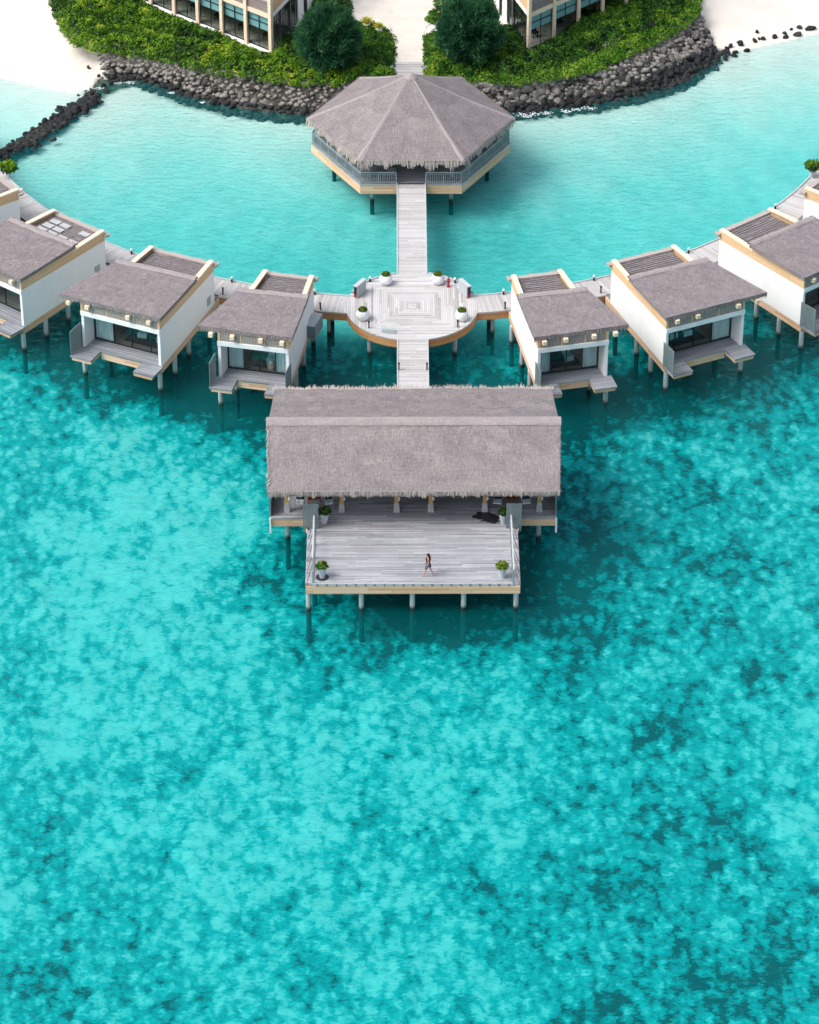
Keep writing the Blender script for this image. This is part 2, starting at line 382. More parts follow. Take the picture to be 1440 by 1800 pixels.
nx,ny=len(xs),len(ys); idx=np.arange(nx*ny).reshape(ny,nx)
F=np.stack([idx[:-1,:-1],idx[:-1,1:],idx[1:,1:],idx[1:,:-1]],-1).reshape(-1,4)
def seabed_mat():
    t=NT('sand_and_reef'); o=t.obj(); sep=t.n('ShaderNodeSeparateXYZ'); t.l(o,sep.inputs[0])
    a=t.n('ShaderNodeAttribute',attribute_name='tone').outputs['Fac']; a2=t.n('ShaderNodeAttribute',attribute_name='rocky').outputs['Fac']
    wv=t.noise(o,1.5,3,.6,out='Color'); w2=t.noise(t.mapv(o,(2.2,6.5,2)),1,3,.6,out='Color')
    def warp(vec,nc,amt):
        sb=t.n('ShaderNodeVectorMath',operation='SUBTRACT'); t.l(nc,sb.inputs[0]); sb.inputs[1].default_value=(.5,.5,.5)
        ml=t.n('ShaderNodeVectorMath',operation='SCALE'); t.l(sb.outputs[0],ml.inputs[0]); ml.inputs[3].default_value=amt
        ad=t.n('ShaderNodeVectorMath',operation='ADD'); t.l(vec,ad.inputs[0]); t.l(ml.outputs[0],ad.inputs[1]); return ad.outputs[0]
    p=warp(warp(o,wv,.7),w2,.6)
    pf=t.mapv(p,(1,.62,0))
    mid=t.noise(pf,1.05,8,.70); lg=t.noise(pf,.22,4,.55); fine=t.noise(t.mapv(p,(2.4,4.6,0)),1.0,4,.75)
    vo=t.n('ShaderNodeTexVoronoi',feature='SMOOTH_F1'); vo.inputs['Scale'].default_value=1.7; vo.inputs['Smoothness'].default_value=.25; vo.inputs['Randomness'].default_value=1; t.l(pf,vo.inputs['Vector'])
    blob=t.math('SUBTRACT',.42,vo.outputs['Distance'])
    f=t.math('ADD',t.math('MULTIPLY',t.math('SUBTRACT',mid,.5),1.5),t.math('MULTIPLY',t.math('SUBTRACT',lg,.5),1.15))
    f=t.math('ADD',f,t.math('MULTIPLY',blob,.60)); f=t.math('ADD',f,t.math('MULTIPLY',t.math('SUBTRACT',fine,.5),1.15))
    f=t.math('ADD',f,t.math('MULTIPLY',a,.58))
    m=t.math('MULTIPLY_ADD',f,1.12,.475,clamp=True)
    reef=t.ramp(m,[(.0,(.0,.06,.07)),(.10,(.0,.19,.21)),(.28,(.0,.31,.33)),(.46,(.02,.40,.415)),(.58,(.26,.49,.495)),(.72,(.50,.56,.56)),(1,(.66,.62,.61))])  # darkest stop also carries the shade painted under the structures
    # dry / shallow sand
    s=t.noise(o,.5,6,.6); sand=t.ramp(s,[(.3,(.67,.625,.57)),(.6,(.74,.70,.645)),(.8,(.77,.74,.69))])
    lgn=t.n('ShaderNodeAttribute',attribute_name='lagoon').outputs['Fac']
    ls=t.math('ADD',t.math('MULTIPLY',t.math('SUBTRACT',t.noise(t.mapv(p,(1,1.4,0)),.9,5,.65),.5),.7),t.math('MULTIPLY',a,.55))
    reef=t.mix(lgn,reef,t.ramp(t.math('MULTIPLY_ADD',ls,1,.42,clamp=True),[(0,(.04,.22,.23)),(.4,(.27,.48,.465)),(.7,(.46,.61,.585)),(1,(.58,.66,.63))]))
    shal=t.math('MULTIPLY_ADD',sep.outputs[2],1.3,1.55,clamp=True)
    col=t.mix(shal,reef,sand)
    dk=t.ramp(t.noise(o,1.6,4,.7),[(.35,(.02,.03,.03)),(.7,(.10,.15,.10))])
    rk=t.math('MULTIPLY',t.math('MULTIPLY_ADD',t.math('ADD',a2,t.math('MULTIPLY',t.math('SUBTRACT',mid,.5),1.6)),2.2,-.9,clamp=True),t.math('LESS_THAN',sep.outputs[2],.12))
    col=t.mix(rk,col,dk)
    bk=t.n('ShaderNodeAttribute',attribute_name='bank').outputs['Fac']
    col=t.mix(bk,col,t.ramp(t.noise(o,5,4,.7),[(.35,(.02,.02,.02)),(.6,(.10,.09,.08)),(.75,(.22,.20,.17))]))
    t.bsdf(col,.95,.05); return t.m
M['seabed']=seabed_mat()
sb=np_mesh('seabed_and_beach',np.stack([X.ravel(),Y.ravel(),Z.ravel()],1),F,'seabed',None,reef_shade_bias(X,Y).ravel(),True)
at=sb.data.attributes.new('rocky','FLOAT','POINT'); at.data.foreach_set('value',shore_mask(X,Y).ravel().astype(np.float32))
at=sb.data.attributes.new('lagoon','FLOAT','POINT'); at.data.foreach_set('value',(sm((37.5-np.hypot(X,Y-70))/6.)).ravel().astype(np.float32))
bankpoly=REV+TOP[::-1]
def pt_in0(px,py,poly):
    c=np.zeros(px.shape,bool); j=len(poly)-1
    for i in range(len(poly)):
        xi,yi=poly[i]; xj,yj=poly[j]; c^=((yi>py)!=(yj>py))&(px<(xj-xi)*(py-yi)/((yj-yi) or 1e-9)+xi); j=i
    return c
at=sb.data.attributes.new('bank','FLOAT','POINT'); at.data.foreach_set('value',(pt_in0(X,Y,bankpoly)&(X<24.6)&(X>-24.8)).ravel().astype(np.float32))
tag(sb,'pale sand and reef floor rising to a white beach','ground',kind='structure')

def water():
    t=NT('lagoon_water'); o=t.obj()
    tr=t.n('ShaderNodeBsdfTransparent'); tr.inputs[0].default_value=(.93,.99,.99,1)
    gl=t.n('ShaderNodeBsdfGlossy'); gl.inputs['Roughness'].default_value=.08; gl.inputs[0].default_value=(.30,.72,.78,1)
    df=t.n('ShaderNodeBsdfDiffuse'); df.inputs[0].default_value=(.0,.70,.72,1)
    n1=t.noise(t.mapv(o,(1.0,2.0,1)),1.1,4,.6,.4); n2=t.noise(t.mapv(o,(3,6,1)),1.1,3,.6,.3)
    h=t.math('ADD',n1,t.math('MULTIPLY',n2,.45)); nb=t.bump(h,1.0,.16)
    t.l(nb,gl.inputs['Normal'])
    fr=schlick(t,.02,nb)
    m0=t.n('ShaderNodeMixShader'); m0.inputs[0].default_value=.06; t.l(tr.outputs[0],m0.inputs[1]); t.l(df.outputs[0],m0.inputs[2])
    mx=t.n('ShaderNodeMixShader'); t.l(fr,mx.inputs[0]); t.l(m0.outputs[0],mx.inputs[1]); t.l(gl.outputs[0],mx.inputs[2])
    t.l(mx.outputs[0],t.out.inputs['Surface'])
    va=t.n('ShaderNodeVolumeAbsorption'); va.inputs['Color'].default_value=(.0,.92,.915,1); va.inputs['Density'].default_value=.28
    t.l(va.outputs[0],t.out.inputs['Volume']); M['water']=t.m
    b=MB().box(-290,290,-290,290,-7,0).build('sea_water','water')
    b.visible_shadow=True
    tag(b,'clear turquoise lagoon water over pale sand','water',kind='structure')
water()

# land features
path=MB(); P0=[(-1.15,71.0),(1.2,71.0),(1.2,77.5),(1.5,79.2),(2.3,80.6),(2.4,95),(-5.5,95),(-4.7,82.4),(-2.4,80.6),(-1.35,79.0),(-1.15,77)]
path.prism(P0,1.2,2.12); tag(path.build('sand_path','path'),'pale sand path running inland between clipped hedges','path',kind='structure')

# ---------------------------------------------------------------- vegetation
def pt_in(px,py,poly):
    c=np.zeros(px.shape,bool); j=len(poly)-1
    for i in range(len(poly)):
        xi,yi=poly[i]; xj,yj=poly[j]; c^=((yi>py)!=(yj>py))&(px<(xj-xi)*(py-yi)/((yj-yi) or 1e-9)+xi); j=i
    return c
def thicket(name,poly,h,mat,label,n,size,base=1.6,kind='stuff',bump=.55,tone0=.5):
    """dense low shrub mass: a dark lumpy under-layer plus many leaf faces grouped in rosettes over it"""
    px=np.array(poly); x0,y0=px.min(0); x1,y1=px.max(0); loop=poly+[poly[0]]
    def canopy(x,y):
        e=np.clip(segdist(x,y,loop)/1.1,0,1)**.5
        nn=np.array([noise.noise((a*.5,b*.5,1.3))*.55+noise.noise((a*1.3,b*1.3,7))*.45+abs(noise.noise((a*2.4,b*2.4,2)))*.35 for a,b in zip(x.ravel(),y.ravel())]).reshape(x.shape)
        return base+(h*(.72+bump*nn))*(.25+.75*e)
    gx=np.arange(x0,x1+.3,.3); gy=np.arange(y0,y1+.3,.3); GX,GY=np.meshgrid(gx,gy); ins=pt_in(GX,GY,poly); GE=segdist(GX,GY,loop); ins=ins&(GE>.35); GZ=np.where(ins,canopy(GX,GY)-.22-.25*np.clip(1-GE,0,1),base-.3)
    idx=np.arange(GX.size).reshape(GX.shape); f=np.stack([idx[:-1,:-1],idx[:-1,1:],idx[1:,1:],idx[1:,:-1]],-1)
    keep=(ins[:-1,:-1]&ins[:-1,1:]&ins[1:,1:]&ins[1:,:-1]); f=f[keep]
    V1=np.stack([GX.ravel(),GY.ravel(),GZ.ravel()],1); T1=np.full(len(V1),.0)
    # rosettes
    m=n//14; cx=RNG.uniform(x0,x1,m*4); cy=RNG.uniform(y0,y1,m*4); k=pt_in(cx,cy,poly); cx,cy=cx[k][:m],cy[k][:m]; cz=canopy(cx,cy)
    ne=int(sum(math.dist(loop[i],loop[i+1]) for i in range(len(poly)))*7); ex=[];ey=[]
    for _ in range(ne):
        i=random.randrange(len(poly)); u=random.random(); ex.append(loop[i][0]*(1-u)+loop[i+1][0]*u+random.gauss(0,.12)); ey.append(loop[i][1]*(1-u)+loop[i+1][1]*u+random.gauss(0,.12))
    cx=np.concatenate([cx,ex]); cy=np.concatenate([cy,ey]); cz=np.concatenate([cz,base+RNG.uniform(.02,.45,ne)*min(1,h)])
    P=[];T=[];N=[]
    for i in range(len(cx)):
        r=RNG.uniform(.12,.30); q=14; d=RNG.normal(0,1,(q,3)); d[:,2]=np.abs(d[:,2])*.8+.1; d/=np.linalg.norm(d,axis=1,keepdims=True)
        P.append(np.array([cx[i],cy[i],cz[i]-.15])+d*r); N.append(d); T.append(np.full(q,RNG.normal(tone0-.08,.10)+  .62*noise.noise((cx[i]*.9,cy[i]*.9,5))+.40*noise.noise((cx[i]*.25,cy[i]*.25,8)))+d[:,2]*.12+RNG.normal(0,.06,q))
    P=np.concatenate(P);N=np.concatenate(N);T=np.concatenate(T)
    nn=len(P); D=N+RNG.normal(0,.45,(nn,3)); D/=np.linalg.norm(D,axis=1,keepdims=True)
    A=np.cross(D,RNG.normal(0,1,(nn,3))); A/=np.linalg.norm(A,axis=1,keepdims=True); B=np.cross(D,A); s=size*RNG.uniform(.6,1.3,(nn,1))
    V2=np.stack([P-A*s*.8,P-B*s*.5,P+A*s*.8,P+B*s*.5],1).reshape(-1,3); F2=np.arange(nn*4).reshape(nn,4)+len(V1)
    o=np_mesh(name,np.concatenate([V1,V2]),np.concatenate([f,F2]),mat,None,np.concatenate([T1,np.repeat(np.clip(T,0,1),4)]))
    return tag(o,label,'shrubs',kind=kind)
beltL=[(-31.5,90),(-29.6,84),(-28.4,79.5),(-27.2,76.9),(-25.6,75.7),(-23.4,75.2),(-21,74.4),(-17.7,72.5),(-14.5,71.1),(-10.8,69.9),(-8.1,69.5),(-5.2,69.6),(-5.2,73),(-8.4,78.6),(-9.4,78.9),(-11.2,74.0),(-20.4,82.0),(-27,90)]
thicket('shrub_thicket',beltL,1.25,'leafL','bright green shrub thicket between the left building and the rocks',60000,.125,base=1.75,tone0=.53)
beltR=[(5.2,71.2),(8.2,70.6),(12.6,72.2),(17.3,76.6),(20.6,79.6),(22.6,82),(23.4,90),(21,90),(9.8,74.0),(8.6,79),(7.6,79),(5.2,76)]
thicket('shrub_thicket',beltR,1.35,'leafR','deep green shrub thicket between the right building and the rocks',50000,.125,tone0=.5,base=1.8)
cov=[(4.2,69.9),(8.2,69.3),(10.9,69.9),(14.6,71.2),(17.4,73.8),(20.4,76.9),(23.2,80.2),(24.2,83.5),(24.4,90),(23.3,90),(22.6,82),(20.6,79.6),(17.3,76.6),(12.6,72.2),(8.2,70.6),(5.2,71.2)]
thicket('ground_cover',cov,.45,'cover','low bright green ground cover along the top of the right rock bank',22000,.12,bump=.3,base=1.95)
thicket('path_hedge',[(-5.3,69.8),(-1.3,69.9),(-1.25,75.8),(-1.7,78.2),(-3.0,79.6),(-5.0,80),(-5.6,76)],1.0,'leafR','green hedge on the left side of the sand path',20000,.12,tone0=.6,base=1.95)
thicket('path_hedge',[(1.3,69.9),(4.4,69.9),(5.2,71.2),(5.2,77),(3.3,77.6),(1.9,77.8),(1.3,76.8)],.9,'leafR','green hedge on the right side of the sand path',16000,.12,tone0=.6,base=1.95)
thicket('clipped_hedge',[(-8.8,81),(-5.1,81.6),(-4.8,83),(-6,90),(-12,90)],1.0,'leafR','clipped hedge behind the left conifer beside the wide path',9000,.12,base=2.0)
thicket('clipped_hedge',[(1.6,80.2),(3.3,78.9),(6.5,79.2),(7.4,84),(2.4,90),(2.2,82)],1.0,'leafR','clipped hedge behind the right conifer beside the wide path',9000,.12,tone0=.6,base=2.0)

def casuarina(x,y,r,h,label):
    root=empty('conifer_tree',(x,y,1.6),0,label,'tree')
    tb=MB(); tb.tube((0,0,-.2),(0.05,0.02,h*.45),.17,8,.12).tube((.05,.02,h*.45),(0,0,h*.85),.12,8,.04)
    for k in range(9):
        a=k*2.4; z=h*(.15+.07*k); tb.tube((0,0,z),(math.cos(a)*r*.6,math.sin(a)*r*.6,z+.9),.05,5,.015)
    tb.build('trunk','bark',root)
    n=26000; d=RNG.normal(0,1,(n,3)); d/=np.linalg.norm(d,axis=1,keepdims=True)
    lump=np.array([noise.noise((a*2.3+x,b*2.3,c*2.3))+.5*noise.noise((a*5+x,b*5,c*5)) for a,b,c in d])
    u=RNG.uniform(.25,1,(n,1))**.45; rad=np.array([r,r,h*.5]); k=(1+.30*lump)[:,None]
    ctr=np.array([0,0,h*.5])
    P=ctr+d*rad*u*k*.92; P[:,2]=np.maximum(P[:,2],.05)
    dirv=d*.8+np.array([0,0,.5])+RNG.normal(0,.55,(n,3)); dirv/=np.linalg.norm(dirv,axis=1,keepdims=True)
    L=RNG.uniform(.25,.6,(n,1)); S=np.cross(dirv,RNG.normal(0,1,(n,3))); S/=np.linalg.norm(S,axis=1,keepdims=True); S*=RNG.uniform(.03,.06,(n,1))
    V=np.stack([P-S,P+S,P+dirv*L],1).reshape(-1,3); F=np.arange(n*3).reshape(n,3)
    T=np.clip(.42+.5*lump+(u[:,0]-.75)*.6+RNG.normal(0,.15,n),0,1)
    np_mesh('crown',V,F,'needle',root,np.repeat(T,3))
casuarina(-6.3,71.9,2.55,6.0,'round dark green feathery conifer on the left side of the path')
casuarina(4.9,73.2,2.75,6.0,'round dark green feathery conifer on the right side of the path')

def agave(x,y,z,r,label):
    V=[];F=[];T=[]
    for i in range(46):
        a=i*2.4; e=R(15+65*(i/46)); d=Vector((math.cos(a)*math.cos(e),math.sin(a)*math.cos(e),math.sin(e))); s=Vector((-math.sin(a),math.cos(a),0))*.05
        L=r*(1.1-.3*i/46); k=len(V); p=Vector((0,0,.1)); q=p+d*L*.6; w=p+d*L-Vector((0,0,.15*L))
        V+=[p-s,p+s,q+s*1.2,q-s*1.2,w]; F+=[[k,k+1,k+2,k+3],[k+3,k+2,k+4,k+4]]; t=random.random(); T+=[t]*5
    V=np.array([tuple(v) for v in V]); Ff=np.array([f if len(set(f))==4 else f for f in F])
    root=empty('agave_plant',(x,y,z),0,label,'plant','yellow rosette plants beside the path')
    q4=Ff[0::2]; tri=Ff[1::2][:,:3]
    V2=V; o=np_mesh('leaves',V2,np.concatenate([q4[:,[0,1,2]],q4[:,[0,2,3]],tri]),'agave',root,np.array(T))
    MB().lathe(0,0,[(.22,-.45),(.30,.05),(.26,.08)],12).build('pot','potwhite',root)
agave(-3.4,78.0,2.9,.85,'larger yellow rosette plant in a pale pot left of the path')
agave(-2.4,77.2,2.9,.65,'smaller yellow rosette plant nearer the sand path')

# ---------------------------------------------------------------- rocks
def rock_mesh(seed,mat,sub=2):
    bm=bmesh.new(); bmesh.ops.create_icosphere(bm,subdivisions=sub,radius=.5)
    rnd=random.Random(seed); pl=[Vector((rnd.gauss(0,1),rnd.gauss(0,1),rnd.gauss(0,1))).normalized() for _ in range(9)]
    off=[rnd.uniform(.30,.44) for _ in pl]
    for v in bm.verts:
        p=v.co.copy()
        for n_,o_ in zip(pl,off):
            d=p.dot(n_)
            if d>o_: p-=n_*(d-o_)*.85
        p*=1+.10*noise.noise(p*4+Vector((seed,0,0))); v.co=p
    me=bpy.data.meshes.new('boulder'); bm.to_mesh(me); bm.free(); me.materials.append(M[mat])
    me.polygons.foreach_set('use_smooth',[False]*len(me.polygons)); me.update(); return me
RD=[rock_mesh(i,'rockdry') for i in range(7)]; RW=[rock_mesh(i+20,'rockwet') for i in range(7)]
RS=[rock_mesh(i+50,'rockdry',1) for i in range(6)]
def lerp_poly(poly,t):
    n=len(poly)-1; f=min(t*n,n-1e-6); i=int(f); u=f-i; return (poly[i][0]*(1-u)+poly[i+1][0]*u,poly[i][1]*(1-u)+poly[i+1][1]*u)
rocks=[]
_hc={}
def hz(x,y): return float(height(np.array([x]),np.array([y]))[0])
# evenly along arc length: build param table
tt=np.linspace(0,1,600); pts=np.array([lerp_poly(REV,t) for t in tt]); cum=np.concatenate([[0],np.cumsum(np.linalg.norm(np.diff(pts,axis=0),axis=1))])
Ltot=cum[-1]; s=0
while s<Ltot:
    t0=float(np.interp(s,cum,tt)); 
    nrow=max(8,int(math.hypot(lerp_poly(TOP,t0)[0]-lerp_poly(REV,t0)[0],lerp_poly(TOP,t0)[1]-lerp_poly(REV,t0)[1])/.27))
    for r_ in range(nrow):
        t=min(.999,max(0,t0+random.uniform(-.25,.25)/Ltot)); a=lerp_poly(REV,t); b=lerp_poly(TOP,t)
        k=(r_+random.uniform(.1,.9))/nrow*1.25-.22; side=a[0]>6
        x=a[0]+(b[0]-a[0])*k; y=a[1]+(b[1]-a[1])*k; z=max(-.12+1.65*min(k,1.0),hz(x,y)+.02 if k>.1 else -9)+random.uniform(-.08,.14)
        big=1.0-.35*max(0,k) + (.22 if side else 0)
        sz=random.uniform(.30,.64)*big*(1.3 if random.random()<.12 else 1)
        rocks.append((x,y,z,sz,k))
    s+=.31
rocks=[r for r in rocks if not(abs(r[0])<4.0 and random.random()<.75)]
def rot(): return (random.uniform(0,6.28),random.uniform(0,6.28),random.uniform(0,6.28))
vis=[r for r in rocks if abs(r[0])>6.5]; vis.sort(key=lambda r:-r[3]); big=vis[:225]; bigset=set(id(r) for r in big)
for (x,y,z,sz,k) in big:
    wet=k<.28; me=random.choice(RW if wet else RD); o=bpy.data.objects.new('boulder',me); C.objects.link(o); o.location=(x,y,z); o.rotation_euler=rot()
    o.scale=(sz*random.uniform(1.1,1.5),sz*random.uniform(.9,1.1),sz*random.uniform(.75,1.0))
    sd='left' if x<0 else 'right'
    tag(o,('wet black boulder at the foot of the %s rock bank'%sd) if wet else ('dry grey-brown boulder higher up the %s rock bank'%sd),'boulder',('wet boulders of the %s rock bank'%sd) if wet else ('dry boulders of the %s rock bank'%sd))
def rock_soup(name,lst,mat,label,meshes=None):
    meshes=meshes or RS; data=[]
    for me in meshes:
        v=np.zeros(len(me.vertices)*3); me.vertices.foreach_get('co',v); f=np.zeros(len(me.polygons)*3,dtype=int); me.loops.foreach_get('vertex_index',f); data.append((v.reshape(-1,3),f.reshape(-1,3)))
    V=[];F=[];T=[];n=0
    for (x,y,z,sz,k) in lst:
        v,f=random.choice(data); Rm=np.array(Matrix.Rotation(random.uniform(0,6.28),3,'Z')@Matrix.Rotation(random.uniform(0,6.28),3,'X'))
        w=v@Rm.T*np.array([sz*1.25,sz,sz*.85])+np.array([x,y,z]); V.append(w); F.append(f+n); n+=len(v); T.append(np.full(len(v),random.random()))
    return tag(np_mesh(name,np.concatenate(V),np.concatenate(F),mat,None,np.concatenate(T)),label,'rocks',kind='stuff')
rest=[r for r in rocks if id(r) not in bigset]
rock_soup('bank_rubble',[r for r in rest if r[4]>=.28],'rockdry','smaller dry stones packed between the boulders of the rock bank')
rock_soup('bank_rubble',[r for r in rest if r[4]<.28]+[(lambda p:(p[0]+random.uniform(-.3,.3),p[1]-random.uniform(.1,1.0),random.uniform(-.45,-.15),random.uniform(.3,.55),0))(lerp_poly(REV,random.uniform(.0,1))) for _ in range(330)],'rockwet','black wet stones at the waterline of the rock bank')
# groin
GP=[(-24.2,73.0),(-26.3,69.2),(-27.9,66.6),(-29.6,63.6),(-31.8,61.1),(-35,56.5)]
gv=[(-31.3,61.2),(-30.3,62.1),(-29.8,62.6),(-29.2,62.7),(-28.8,66.4),(-28.2,66.9),(-28.2,65.3),(-27.6,68.2),(-26.8,69.3),(-26.3,68.5),(-25.8,68.5),(-26.9,67.4),(-25.2,69.6),(-27.5,66.7),(-28.5,65.3),(-24.3,71.9),(-24.6,72.8),(-24.0,73.2),(-27.1,68.0),(-26.5,69.0),(-27.9,67.3),(-28.0,66.0),(-32.3,60.6),(-31.8,60.9),(-24.9,71.0)]
for i,(x,y) in enumerate(gv):
    o=bpy.data.objects.new('boulder',random.choice(RW)); C.objects.link(o); o.location=(x,y,.06); sz=random.uniform(.5,1.0) if 4<=i<=13 or i in(18,19,20,21) else random.uniform(.35,.65)
    o.rotation_euler=rot(); o.scale=(sz*1.2,sz,sz*.8); tag(o,'black boulder breaking the surface along the sunken rock groyne','boulder','black boulders of the groyne')
gl=[]
for _ in range(520):
    a=lerp_poly(GP,random.uniform(.10,.80)); gl.append((a[0]+random.gauss(0,.38),a[1]+random.gauss(0,.38),random.uniform(-.10,.10),random.uniform(.3,.6),0))
for _ in range(420):
    a=lerp_poly(GP,random.random()**.9); gl.append((a[0]+random.gauss(0,.42),a[1]+random.gauss(0,.42),random.uniform(-.40,-.10),random.uniform(.3,.6),0))
rock_soup('sunken_stones',gl,'rockwet','black stones just under the water forming the groyne')
br=[(25.6,78.2),(26.2,79.1),(26.7,78.1),(26.0,78.6),(26.5,79.5),(27.3,80.3),(27.4,79.8),(27.8,78.9),(28.9,81.9),(29.0,80.9),(30.3,81.2),(31.2,81.9),(31.2,81.2),(31.8,82.6),(32.2,81.7),(33.4,82.8),(32.5,83.0),(29.3,80.9),(28.6,80.5),(25.2,75.8),(26.0,77.9),(26.3,78.3),(26.8,78.6),(25.9,77.5)]
for x,y in br:
    o=bpy.data.objects.new('boulder',random.choice(RW)); C.objects.link(o); o.location=(x,y,.06+float(height(np.array([x]),np.array([y]))[0])); sz=random.uniform(.32,.6)*(1.6 if (x,y)in((32.2,81.7),(33.4,82.8),(26.0,78.6)) else 1)
    o.rotation_euler=rot(); o.scale=(sz*1.3,sz,sz*.7); tag(o,'small dark rock scattered on the right-hand beach','boulder','dark rocks on the right beach')
lb=[(-27.9,80.4),(-25.1,74.3),(-24.7,74.0),(-26.5,71.2),(-25.9,71.6),(-25.5,72.1),(-23.8,74.4),(-26.0,75.5)]
for x,y in lb:
    o=bpy.data.objects.new('boulder',random.choice(RW)); C.objects.link(o); o.location=(x,y,.04+float(height(np.array([x]),np.array([y]))[0])); sz=random.uniform(.25,.45)
    o.rotation_euler=rot(); o.scale=(sz*1.4,sz,sz*.6); tag(o,'small dark rock on the left beach near the groyne','boulder','dark rocks on the left beach')
# foam
def foam(lst,name,label):
    V=[];F=[];n=0
    for (cx,cy,r) in lst:
        for _ in range(int(34*r/.3)):
            a=random.uniform(0,6.28); d=random.random()**.7*r; x=cx+math.cos(a)*d*1.5; y=cy+math.sin(a)*d*.8; q=random.uniform(.012,.05); k=len(V); m=7
            for i in range(m):
                b=2*math.pi*i/m; rr=q*random.uniform(.5,1.3); V.append((x+math.cos(b)*rr*1.6,y+math.sin(b)*rr,.02+random.uniform(0,.05)))
            for i in range(1,m-1): F.append([k,k+i,k+i+1])
    tag(np_mesh(name,np.array(V),np.array(F),'foam'),label,'foam',kind='stuff')
foam([(8.9,67.6,.5),(9.8,67.7,.45),(10.9,67.9,.35),(12.4,68.2,.4),(13.4,68.5,.35),(14.3,68.7,.45),(9.3,67.3,.3)],'sea_foam','white foam breaking against the right rock bank')
foam([(-23.6,73.3,.35),(-22.5,73.3,.35),(-24.9,72.3,.3),(-19.0,71.5,.25),(-25.5,70.8,.2),(-16.5,69.8,.2)],'sea_foam','white foam where the groyne meets the left rock bank')

# ---------------------------------------------------------------- island buildings
def island_building(name,A,fd,bay,nb,sd,slen,label):
    A=np.array(A); fd=np.array(fd)/np.linalg.norm(fd); sd=np.array(sd)/np.linalg.norm(sd)
    root=empty(name,(A[0],A[1],0),0,label,'building','pale two-storey buildings on the island')
    z0=1.55; zf=2.15; z1=5.1; z2=8.6
    def P(a,b): q=fd*a+sd*b; return (q[0],q[1])
    L=bay*nb; flip=(fd[0]*sd[1]-fd[1]*sd[0])<0
    def pr(mb,a0,a1,b0,b1,za,zb):
        p=[P(a0,b0),P(a1,b0),P(a1,b1),P(a0,b1)]
        if flip: p=p[::-1]
        return mb.prism(p,za,zb)
    m=MB(); pr(m,-.1,L,-.12,.1,z0,zf); pr(m,-.1,.12,.1,slen,z0,zf); m.build('plinth','whitepaint',root)
    m=MB(); pr(m,.0,L,.1,slen+3,zf-.12,zf-.02); m.build('floor','brown',root)
    m=MB(); pr(m,0,L,4.2,4.35,zf,z2); pr(m,.2,L,.2,4.2,z1+.1,z1+.25); m.build('inner_wall','hutwall',root)
    m=MB(); pr(m,-.12,.3,slen,slen+.25,zf,z2); pr(m,-.12,.1,slen+.25,slen+5,z0,z2); m.build('rear_wall','white',root)
    m=MB(); pr(m,-.06,L,-.06,.14,z1-.02,z1+.36); m.build('storey_beam','cream',root)
    m=MB(); pr(m,-.06,.12,.32,slen,z1+.35,z2); m.build('side_cladding','tanwall',root)
    m=MB(); pr(m,-.08,.14,.30,slen,z1-.02,z1+.34); m.build('side_beam','whitepaint',root)
    m=MB(); pr(m,0,L,.0,slen+4,z2,z2+.25); m.build('roof','white',root)
    for k in range(nb+1):
        m=MB(); pr(m,k*bay-.16,k*bay+.16,-.2,.28,z0,z2); m.build('post','cream',root)
        if k==nb: break
        a0,a1=k*bay+.16,(k+1)*bay-.16
        m=MB()
        for z in (zf,z1-.75,z1-.1): pr(m,a0,a1,.16,.22,z,z+.07)
        for q in (0,.5,1): a=a0+(a1-a0-.06)*q; pr(m,a,a+.06,.15,.23,zf,z1-.03)
        f=m.build('window','dark',root)
        m=MB(); pr(m,a0,a1,.18,.19,zf,z1-.03); m.build('pane','glass',f)
        m=MB(); pr(m,a0+.03,a1-.03,.235,.25,z1-(1.35 if k<4 else .9),z1-.05); m.build('window_blind','blind',root)
        m=MB(); pr(m,a0,a1,.02,.08,z1+.36,z1+1.35); m.build('balustrade','panelgrey',root)
        m=MB(); pr(m,a0,a1,1.2,1.25,z1+.3,z2); m.build('upper_curtain','whitepaint',root)
    nbs=3; sb_=slen/nbs
    for k in range(nbs):
        b0=.30+k*sb_; b1=(k+1)*sb_-.02
        m=MB()
        for q in (0,.34,.67,1): b=b0+(b1-b0-.06)*q; pr(m,.0,.06,b,b+.06,zf,z1-.03)
        pr(m,.0,.06,b0,b1,zf,zf+.08); pr(m,.0,.06,b0,b1,z1-.8,z1-.74)
        f=m.build('side_window','dark',root)
        m=MB(); pr(m,.02,.03,b0,b1,zf,z1-.03); m.build('pane','glass',f)
    m=MB(); pr(m,-.14,-.10,slen+1.2,slen+1.9,zf,zf+2.2); m.build('door','dark',root)
    # loose dark chairs glimpsed behind the glass
    for k in range(nb):
        c=P((k+.5)*bay,1.6); m=MB()
        m.obox(c,fd,.55,.5,zf+.38,zf+.46); m.obox((c[0]+sd[0]*.25,c[1]+sd[1]*.25),fd,.55,.06,zf+.4,zf+.95)
        for u in (-1,1):
            for w in (-1,1): m.obox((c[0]+fd[0]*.22*u+sd[0]*.2*w,c[1]+fd[1]*.22*u+sd[1]*.2*w),fd,.05,.05,zf-.02,zf+.38)
        o=m.build('chair','black'); o.location=root.location
        tag(o,'dark chair behind the glass of the %s island building'%('left' if A[0]<0 else 'right'),'chair','dark chairs behind the %s building glass'%('left' if A[0]<0 else 'right'))
island_building('island_building',(-11.1,74.5),(-9.2,8.1),2.72,9,(2.6,6.8),5.6,'white and tan two-storey building at the top left behind bright shrubs')
island_building('island_building',(9.7,74.7),(6.9,6.6),2.87,9,(-2.0,6.6),5.4,'white and tan two-storey building at the top right behind deep green shrubs')

